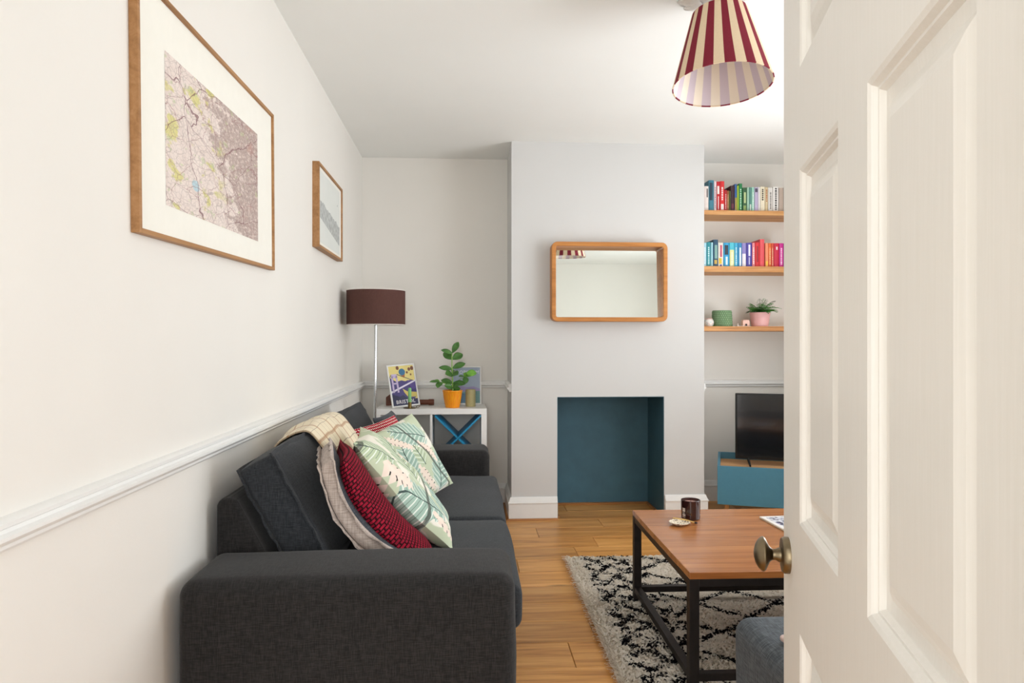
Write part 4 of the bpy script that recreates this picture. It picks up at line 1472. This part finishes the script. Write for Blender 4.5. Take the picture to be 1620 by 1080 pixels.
# fern in a pink pot
fx, fy = 2.13, 4.93
fern = thing('potted_fern', 'feathery green fern in a pink pot on the lowest alcove shelf', 'plant', (fx, fy, z3))
g = G(); g.lathe([(0, 0), (0.055, 0), (0.058, 0.003), (0.072, 0.098), (0.073, 0.102), (0.070, 0.102), (0.067, 0.09), (0, 0.09)], 48, cap=False)
obj('pot', g, plain('pink_glaze', '#f0b9b8', 0.5, var=0.02), fern, smooth=30)
g = G(); g.lathe([(0, 0.0905), (0.066, 0.0905), (0.05, 0.096), (0, 0.097)], 24)
obj('soil', g, M_SOIL, fern, smooth=True)
M_FERN = leaf_mat('fern_leaf', '#2f7a28', '#58a640', 0.5)
M_FERN2 = leaf_mat('fern_leaf_dark', '#2a4a22', '#46682e', 0.5)
rf = random.Random(4)
for k in range(44):
    an = rf.uniform(0, 2 * PI)
    L = rf.uniform(0.09, 0.165)
    el = rf.uniform(0.65, 1.5)
    if math.sin(an) > 0.3:
        L *= 0.75
    d = Vector((math.cos(an), math.sin(an), 0))
    pts = []
    p = Vector((0.02 * math.cos(an), 0.02 * math.sin(an), 0.092))
    e = el
    for i in range(9):
        pts.append(p.copy())
        p = p + (d * math.cos(e) + Vector((0, 0, math.sin(e)))) * (L / 8)
        e -= 0.13 + 0.07 * (1.5 - el)
    g = G()
    g.tube(pts, [0.0012] * 8 + [0.0006], 5)
    s_ = d.cross(Vector((0, 0, 1)))
    for i in range(2, 9):
        for sd in (-1, 1):
            for hf in (0.0, 0.5):
                if i == 8 and hf:
                    continue
                b0_ = pts[i].lerp(pts[min(i + 1, 8)], hf)
                tl = 0.030 * math.sin(PI * min(1, 0.25 + 0.75 * i / 8.5)) + 0.005
                tp_ = b0_ + s_ * sd * tl + d * tl * 0.7 + Vector((0, 0, -0.004 + rf.uniform(-0.004, 0.004)))
                mdp = b0_.lerp(tp_, 0.5)
                wv_ = (tp_ - b0_).cross(Vector((0, 0, 1))).normalized() * 0.0032
                g.add([b0_, mdp + wv_, tp_, mdp - wv_, mdp + Vector((0, 0, 0.0015))], [(0, 1, 4), (1, 2, 4), (2, 3, 4), (3, 0, 4)])
    obj('frond', g, M_FERN if k % 4 else M_FERN2, fern, recalc=False)

# green crocheted basket
m = Mat('green_crochet', 0.95, 0, 0.1)
uv = m.tc('UV')
br = m.n('TexBrick', {'Vector': uv, 'Scale': 1.0, 'Brick Width': 0.03, 'Row Height': 0.085, 'Mortar Size': 0.010, 'Mortar Smooth': 0.8, 'Color1': lin('#8fae88'), 'Color2': lin('#9cba94'), 'Mortar': lin('#5a7a52')})
m.set('Base Color', br.outputs[0])
m.bump(m.math('SUBTRACT', 1.0, br.outputs[1]), 0.6, 0.004)
bk = thing('crochet_basket', 'green crocheted pot cover on the lowest alcove shelf', 'basket', (1.852, 4.935, z3))
g = G()
prof = [(0.0, 0.0), (0.070, 0.0)] + [(0.073 - 0.004 * k / 10 + 0.0012 * math.sin(k * 3), 0.006 + 0.106 * k / 10) for k in range(11)] + [(0.066, 0.116), (0.062, 0.110), (0.061, 0.02), (0.0, 0.014)]
g.lathe(prof, 48, cap=False)
g.xf(Matrix.Shear('XY', 4, (-0.03, 0)))
obj('basket_wall', g, m.m, bk, smooth=True)
# small white patterned pot
m = Mat('painted_porcelain', 0.25)
sp = m.ramp(m.noise(m.tc('Object'), 55, 2), [(0.55, (0, 0, 0)), (0.62, (1, 1, 1))])
sq = m.ramp(m.noise(m.map(m.tc('Object'), loc=(3, 1, 5)), 45, 2), [(0.58, (0, 0, 0)), (0.64, (1, 1, 1))])
m.set('Base Color', m.mix(m.math('MULTIPLY', sq, 0.6), m.mix(m.math('MULTIPLY', sp, 0.6), lin('#ece6e0'), lin('#8fb8b8')), lin('#d89a90')))
jr = thing('porcelain_jar', 'small white patterned porcelain jar beside the green basket', 'jar', (1.738, 4.895, z3))
g = G(); g.lathe([(0, 0), (0.024, 0), (0.033, 0.012), (0.036, 0.028), (0.033, 0.044), (0.026, 0.05), (0, 0.05)], 32)
obj('jar_body', g, m.m, jr, smooth=40)
g = G(); g.lathe([(0, 0.0502), (0.026, 0.0502), (0.027, 0.055), (0.022, 0.059), (0, 0.06)], 32)
obj('lid', g, plain('pale_pink_glaze', '#dcb9b0', 0.35), jr, smooth=40)
# pink house ornament on a slim base
hs = thing('house_ornament', 'tiny pink ceramic house ornament beside the fern pot', 'ornament', (2.008, 4.895, z3))
M_PINKC = plain('pink_ceramic', '#e8b9a8', 0.4, var=0.06)
g = G(); g.prism([(-0.026, 0.004), (0.026, 0.004), (0.026, 0.038), (0.020, 0.048), (-0.020, 0.048), (-0.026, 0.038)], -0.016, 0.016)
obj('house_body', g, M_PINKC, hs, bevel=0.003)
g = G(); g.prism([(-0.008, 0.0045), (0.006, 0.0045), (0.006, 0.016), (0.003, 0.020), (-0.005, 0.020), (-0.008, 0.016)], -0.0172, -0.0155)
obj('doorway', g, plain('dark_opening', '#3a2420', 0.6), hs)
g = G(); g.box(-0.068, 0.028, -0.018, 0.018, 0, 0.004)
obj('base', g, plain('white_ceramic', '#efe6de', 0.4), hs, bevel=0.001)
g = G(); g.lathe([(0, 0.004), (0.009, 0.004), (0.004, 0.014), (0.005, 0.02), (0, 0.024)], 14, (-0.056, 0, 0))
obj('figure', g, plain('white_ceramic2', '#e6dcd4', 0.4), hs, smooth=True)

# ------------------------------------------------------------------ TV cabinet and television
TVR = math.radians(-21)
cab = thing('tv_cabinet', 'blue television cabinet with oak top in the right alcove', 'cabinet', (1.678, 4.56, 0), TVR)
M_BLUE = plain('cabinet_blue', '#4b87a0', 0.5, var=0.03)
M_OAKT = wood('cabinet_oak', ['#b07a48', '#cf9c66', '#dcae7a'], 0, 1.0, 0.5)
CW, CD, CZ0, CZ1 = 0.95, 0.36, 0.10, 0.357
g = G(); g.box(0.018, CW - 0.018, 0.02, CD - 0.018, CZ0, CZ1 - 0.02); obj('carcass', g, M_BLUE, cab)
g = G(); g.box(0.0, CW / 2 - 0.0015, 0.0, 0.0195, CZ0, CZ1); obj('door', g, M_BLUE, cab, bevel=0.002)
g = G(); g.box(CW / 2 + 0.0015, CW, 0.0, 0.0195, CZ0, CZ1); obj('door', g, M_BLUE, cab, bevel=0.002)
g = G(); g.box(0.018, CW - 0.018, 0.02, CD - 0.018, CZ1 - 0.0195, CZ1 - 0.004); obj('oak_top', g, M_OAKT, cab)
for xa in (0.0, CW - 0.0175):
    g = G(); g.prism([(0.0198, CZ0), (CD, CZ0), (CD, CZ1 + 0.042), (CD - 0.03, CZ1 + 0.042), (0.0198, CZ1)], xa, xa + 0.0175, 'YZ'); obj('side_panel', g, M_BLUE, cab, bevel=0.002)
g = G(); g.box(0.018, CW - 0.018, CD - 0.0175, CD, CZ0, CZ1 + 0.042); obj('back_panel', g, M_BLUE, cab, bevel=0.002)
for (a, b) in ((0.06, 0.06), (CW - 0.06, 0.06), (0.06, CD - 0.05), (CW - 0.06, CD - 0.05)):
    g = G(); g.lathe([(0.012, 0), (0.018, CZ0)], 14, (a, b, 0)); obj('leg', g, M_OAKT, cab, smooth=30)

ctv = Matrix.Translation(cab.location) @ Matrix.Rotation(TVR, 4, 'Z')
tvp = ctv @ Vector((0.115 + 0.365, 0.13, CZ1 - 0.004))
tv = thing('television', 'black flat television standing on the blue cabinet', 'television', tvp, TVR)
M_BLK = plain('tv_black_plastic', '#0e0e10', 0.35, var=0.1)
m = Mat('tv_screen', 0.12, 0, 0.6); m.set('Base Color', (0.006, 0.007, 0.009, 1)); m.set('Coat Weight', 0.6); m.set('Coat Roughness', 0.05)
g = softbox(0.365, 0.018, 0.2225, 0.006, (0, 0, 0), 2, 2); g.xf(Matrix.Translation((0, 0, 0.263)))
obj('casing', g, M_BLK, tv, smooth=30)
g = G(); g.box(-0.352, 0.352, -0.0192, -0.0182, 0.063, 0.475); obj('screen', g, m.m, tv)
g = G(); g.box(-0.20, 0.20, 0.018, 0.05, 0.10, 0.34); obj('rear_housing', g, M_BLK, tv, bevel=0.01)
for s_ in (-1, 1):
    g = G()
    x = s_ * 0.27
    for sy in (-1, 1):
        g.tube([(x, 0, 0.052), (x + s_ * 0.01, sy * 0.02, 0.035), (x - s_ * 0.0, sy * 0.09, 0.0065)], [0.010, 0.009, 0.006], 10)
    obj('foot', g, M_BLK, tv, smooth=True)

# ------------------------------------------------------------------ rug with shaggy pile
RX0, RX1, RY0, RY1 = 0.53, 2.25, 1.45, 3.76
rug = thing('shaggy_rug', 'cream shaggy rug with black diamond pattern under the coffee table', 'rug', ((RX0 + RX1) / 2, (RY0 + RY1) / 2, 0), math.radians(-0.6))
M_RUGB = plain('rug_backing', '#ddd2c0', 0.95)
rw, rl = RX1 - RX0, RY1 - RY0
g = G(); g.box(-rw / 2, rw / 2, -rl / 2, rl / 2, 0.001, 0.009)
obj('backing', g, M_RUGB, rug, bevel=0.003)
def wool(name, dark, light):
    # thin fibres: light passes through as well as off them
    m = Mat(name, 0.95, 0, 0.1)
    f = m.noise(m.tc('Object'), 90.0, 2)
    c_ = m.ramp(f, [(0.3, lin(dark)), (0.7, lin(light))])
    d_ = m.n('BsdfDiffuse', {'Color': c_}).outputs[0]
    t_ = m.n('BsdfTranslucent', {'Color': c_}).outputs[0]
    mx = m.n('MixShader', {0: 0.45, 1: d_, 2: t_}).outputs[0]
    m.t.links.new(mx, m.t.nodes['Material Output'].inputs['Surface'])
    return m.m


M_CREAM = wool('rug_cream_wool', '#efe6d8', '#fffaf2')
M_BLACKW = wool('rug_black_wool', '#121215', '#222226')
rng = np.random.default_rng(11)
sp = 0.0078
gx, gy = np.meshgrid(np.arange(-rw / 2 + 0.003, rw / 2, sp), np.arange(-rl / 2 + 0.003, rl / 2, sp))
px = (gx + rng.uniform(-0.4, 0.4, gx.shape) * sp).ravel()
py = (gy + rng.uniform(-0.4, 0.4, gy.shape) * sp).ravel()
NT = len(px)
# pattern: loose diamonds in the field, scattered flecks in a broad border
bx, by = px + rw / 2, rl / 2 - py
wob = np.array([noise.noise(Vector((a * 5, b * 5, 1.0))) for a, b in zip(px, py)])
wob2 = np.array([noise.noise(Vector((a * 5 + 30, b * 5, 4.0))) for a, b in zip(px, py)])
fine = np.array([noise.noise(Vector((a * 42, b * 30, 7.0))) for a, b in zip(px, py)])
ux_, uy_ = px + 0.035 * wob, py + 0.035 * wob2
d1 = np.abs(((ux_ / 0.36 + uy_ / 0.30) % 1.0) - 0.5)
d2 = np.abs(((ux_ / 0.36 - uy_ / 0.30) % 1.0) - 0.5)
line = np.minimum(d1, d2)
field = (line < 0.050 + 0.06 * fine)
# small secondary zigzag near the left border
d3 = np.abs(((ux_ / 0.13 + uy_ / 0.15) % 1.0) - 0.5)
d4 = np.abs(((ux_ / 0.13 - uy_ / 0.15) % 1.0) - 0.5)
flecks = (np.minimum(d3, d4) < 0.15 + 0.14 * fine) & (fine > -0.13)
border = (bx < 0.36 + 0.05 * wob) & (bx > 0.075)
black = np.where(border, flecks, field) & (bx > 0.075 - 0.02 * wob) & (rng.random(NT) > 0.04)
# every tuft is a bent tapering blade of two quads
flow = 0.9 * wob + rng.normal(0, 0.7, NT)
ang = -PI / 2 - 0.35 + flow
edge_l = bx < 0.03
ang = np.where(edge_l, PI + rng.normal(0, 0.45, NT) - 0.25, ang)
Lt = rng.uniform(0.020, 0.034, NT)
wd = rng.uniform(0.0026, 0.0042, NT)
dx, dy = np.cos(ang), np.sin(ang)
sx, sy_ = -dy, dx
z0 = np.full(NT, 0.008)
z1 = 0.008 + rng.uniform(0.009, 0.015, NT)
z2 = 0.006 + rng.uniform(0.008, 0.016, NT)
V = np.zeros((NT, 6, 3))
for i, (fr_, zz, wf) in enumerate(((0.0, z0, 1.0), (0.42, z1, 1.15), (1.0, z2, 0.55))):
    cx, cy = px + dx * Lt * fr_, py + dy * Lt * fr_
    for j, sg in enumerate((-1, 1)):
        V[:, i * 2 + j, 0] = cx + sx * wd * wf * sg
        V[:, i * 2 + j, 1] = cy + sy_ * wd * wf * sg
        V[:, i * 2 + j, 2] = zz + (0.0015 * sg if i else 0)


def pile(name, sel, mat):
    Vs = V[sel]
    n_ = len(Vs)
    me = bpy.data.meshes.new(name)
    me.vertices.add(n_ * 6)
    me.vertices.foreach_set('co', Vs.reshape(-1).astype(np.float32))
    base = (np.arange(n_) * 6)[:, None]
    quads = np.concatenate([base + np.array([[0, 1, 3, 2]]), base + np.array([[2, 3, 5, 4]])], 1).reshape(-1)
    me.loops.add(len(quads))
    me.loops.foreach_set('vertex_index', quads.astype(np.int32))
    me.polygons.add(n_ * 2)
    me.polygons.foreach_set('loop_start', (np.arange(n_ * 2) * 4).astype(np.int32))
    me.polygons.foreach_set('loop_total', np.full(n_ * 2, 4, np.int32))
    me.update(calc_edges=True)
    me.materials.append(mat)
    me.polygons.foreach_set('use_smooth', [True] * len(me.polygons))
    o = bpy.data.objects.new(name, me)
    COL.objects.link(o)
    o.parent = rug
    o['kind'] = 'stuff'
    return o


pile('cream_pile', ~black, M_CREAM)
pile('black_pile', black, M_BLACKW)

# ------------------------------------------------------------------ coffee table
TZ = 0.42
RUGZ = 0.018
tx0, tx1, ty0, ty1 = 0.742, 1.90, 2.275, 3.135
tab = thing('coffee_table', 'coffee table with a brown wooden top on a dark metal frame', 'table', (tx0, ty0, RUGZ), math.radians(-1.0))
tw, td, tz = tx1 - tx0, ty1 - ty0, TZ - RUGZ
M_TABLE = wood('table_acacia', ['#7e4a22', '#a06232', '#b4743e', '#be8048'], 0, 0.7, 0.27, rnd=0.14, coat=0.25)
M_IRON = plain('dark_iron', '#2c2624', 0.45, 0.6, var=0.2)
nb = 6
for k in range(nb):
    g = G(); g.box(0, tw, td * k / nb + 0.0001, td * (k + 1) / nb - 0.0001, tz - 0.024, tz)
    obj('top_board', g, M_TABLE, tab, bevel=0.0012 if 0 < k < nb - 1 else 0.0025)
lw = 0.034
for (a, b) in ((0, 0), (tw - lw, 0), (0, td - lw), (tw - lw, td - lw)):
    g = G(); g.box(a, a + lw, b, b + lw, 0, tz - 0.0242); obj('leg', g, M_IRON, tab, bevel=0.002)
for zz, hh_ in ((tz - 0.0242 - 0.026, 0.026), (0.036, 0.026)):
    for b in (0.002, td - lw + 0.002):
        g = G(); g.box(lw, tw - lw, b, b + 0.030, zz, zz + hh_); obj('rail', g, M_IRON, tab, bevel=0.002)
    for a in (0.002, tw - lw + 0.002):
        g = G(); g.box(a, a + 0.030, lw, td - lw, zz, zz + hh_); obj('rail', g, M_IRON, tab, bevel=0.002)

# candle in an amber brown glass jar
cj = thing('candle_jar', 'brown glass jar candle on the coffee table', 'candle', (0.972, 2.965, TZ))
m = Mat('amber_glass', 0.08, 0, 0.5); m.set('Base Color', lin('#3a1d1c')); m.set('Transmission Weight', 0.25); m.set('Coat Weight', 0.3)
g = G(); g.lathe([(0, 0), (0.036, 0), (0.040, 0.004), (0.041, 0.082), (0.0395, 0.084), (0.0375, 0.082), (0.037, 0.068), (0.0, 0.068)], 48, cap=False)
obj('glass_jar', g, m.m, cj, smooth=35)
g = G(); g.lathe([(0, 0.0685), (0.0365, 0.0685), (0.0365, 0.0715), (0.0, 0.072)], 40)
obj('wax', g, plain('pink_wax', '#d8a89c', 0.4, var=0.05), cj, smooth=35)
g = G(); g.tube([(0, 0, 0.071), (0.001, 0, 0.079)], 0.001, 6); obj('wick', g, plain('wick_dark', '#2a2522', 0.9), cj)
g = G()
for (za, zb, a0, a1) in ((0.036, 0.052, 198, 218), (0.018, 0.026, 198, 220), (0.029, 0.032, 198, 216), (0.012, 0.015, 198, 219), (0.020, 0.024, 325, 333)):
    n_ = 6
    ps = [(0.0413 * math.cos(math.radians(a0 + (a1 - a0) * i / n_)), 0.0413 * math.sin(math.radians(a0 + (a1 - a0) * i / n_))) for i in range(n_ + 1)]
    g.add([(x, y, za) for x, y in ps] + [(x, y, zb) for x, y in ps], [(i, i + 1, n_ + 2 + i, n_ + 1 + i) for i in range(n_)])
obj('label_print', g, ink('#c9c0b8'), cj, recalc=False)

# trinket dish and a small brush
dsh = thing('trinket_dish', 'small cream speckled dish in front of the jar candle', 'dish', (0.893, 2.868, TZ))
m = Mat('speckled_glaze', 0.3)
sp_ = m.n('TexVoronoi', {'Vector': m.tc('Object'), 'Scale': 110.0}).outputs[0]
m.set('Base Color', m.mix(m.math('LESS_THAN', sp_, 0.33), lin('#e8dcc8'), lin('#6a5848')))
g = G(); g.lathe([(0, 0), (0.022, 0), (0.040, 0.009), (0.044, 0.013), (0.042, 0.0145), (0.036, 0.010), (0.02, 0.004), (0, 0.0035)], 40, cap=False)
obj('dish_body', g, m.m, dsh, smooth=True)
br_ = thing('wooden_match', 'thin pale wooden stick with a dark tip lying across the dish', 'stick', (0.893, 2.868, TZ + 0.0145))
g = G(); g.tube([(-0.014, 0.045, 0.004), (0.03, 0.018, 0.002), (0.062, -0.004, -0.004)], 0.0028, 8)
obj('stick', g, plain('pale_wood', '#d9b26a', 0.6), br_, smooth=True)
g = G(); g.lathe([(0, 0), (0.004, 0.002), (0.005, 0.006), (0.0035, 0.011), (0, 0.013)], 12, (0.062, -0.004, -0.004), (0.8, -0.55, -0.12))
obj('tip', g, plain('dark_tip', '#2c1210', 0.5), br_, smooth=True)

# magazine
mg = thing('magazine', 'magazine with a busy printed cover on the coffee table beside the door', 'magazine', (1.385, 2.81, TZ), math.radians(3))
m = Mat('magazine_cover', 0.35)
uv = m.tc('UV')
c = m.mix(m.ramp(m.noise(m.map(uv, scale=(9, 12, 1)), 1.0, 4), [(0.44, (0, 0, 0)), (0.50, (1, 1, 1))]), lin('#3b4058'), lin('#dcdde4'))
c = m.mix(m.ramp(m.noise(m.map(uv, loc=(5, 3, 0)), 6, 3), [(0.60, (0, 0, 0)), (0.64, (1, 1, 1))]), c, lin('#8d7fae'))
ux, uy, _ = m.xyz(uv)
inn = m.math('MULTIPLY', m.math('MULTIPLY', m.math('GREATER_THAN', ux, 0.09), m.math('LESS_THAN', ux, 0.94)), m.math('MULTIPLY', m.math('GREATER_THAN', uy, 0.05), m.math('LESS_THAN', uy, 0.95)))
m.set('Base Color', m.mix(inn, lin('#eeeae6'), c))
g = G(); g.box(-0.105, 0.105, -0.148, 0.148, 0, 0.008)
obj('pages', g, M_PAGE, mg, bevel=0.002)
g = G()
g.add([(-0.104, -0.147, 0.0084), (0.104, -0.147, 0.0084), (0.104, 0.147, 0.0084), (-0.104, 0.147, 0.0084)], [(0, 1, 2, 3)], [(0, 0), (1, 0), (1, 1), (0, 1)])
obj('cover', g, m.m, mg, recalc=False)

# ------------------------------------------------------------------ footstool in front of the table
M_STOOL = fabric('grey_stool_weave', '#3f4449', '#646a70', 420)
fs_ = thing('footstool', 'grey upholstered footstool in front of the coffee table', 'footstool', (1.158, 1.665, 0.018))
g = softbox(0.40, 0.285, 0.165, 0.045, (0.004, 0.004, 0.012), 10, 5, 0.003, 3); g.xf(Matrix.Translation((0, 0, 0.228)))
obj('upholstered_body', g, M_STOOL, fs_, smooth='all')
for (a, b) in ((-0.33, -0.22), (0.33, -0.22), (-0.33, 0.22), (0.33, 0.22)):
    g = G(); g.lathe([(0.016, 0), (0.022, 0.058)], 14, (a, b, 0)); obj('leg', g, M_IRON, fs_)
g = softbox(0.045, 0.016, 0.009, 0.0085, (0, 0, 0), 4, 4)
o = obj('trinket', g, plain('pale_pink_plastic', '#d8c2bc', 0.4), None, (0.852, 1.742, 0.4255), math.radians(12), smooth='all')
tag(o, 'small pale pink rounded object on the footstool beside the door edge', 'ornament')
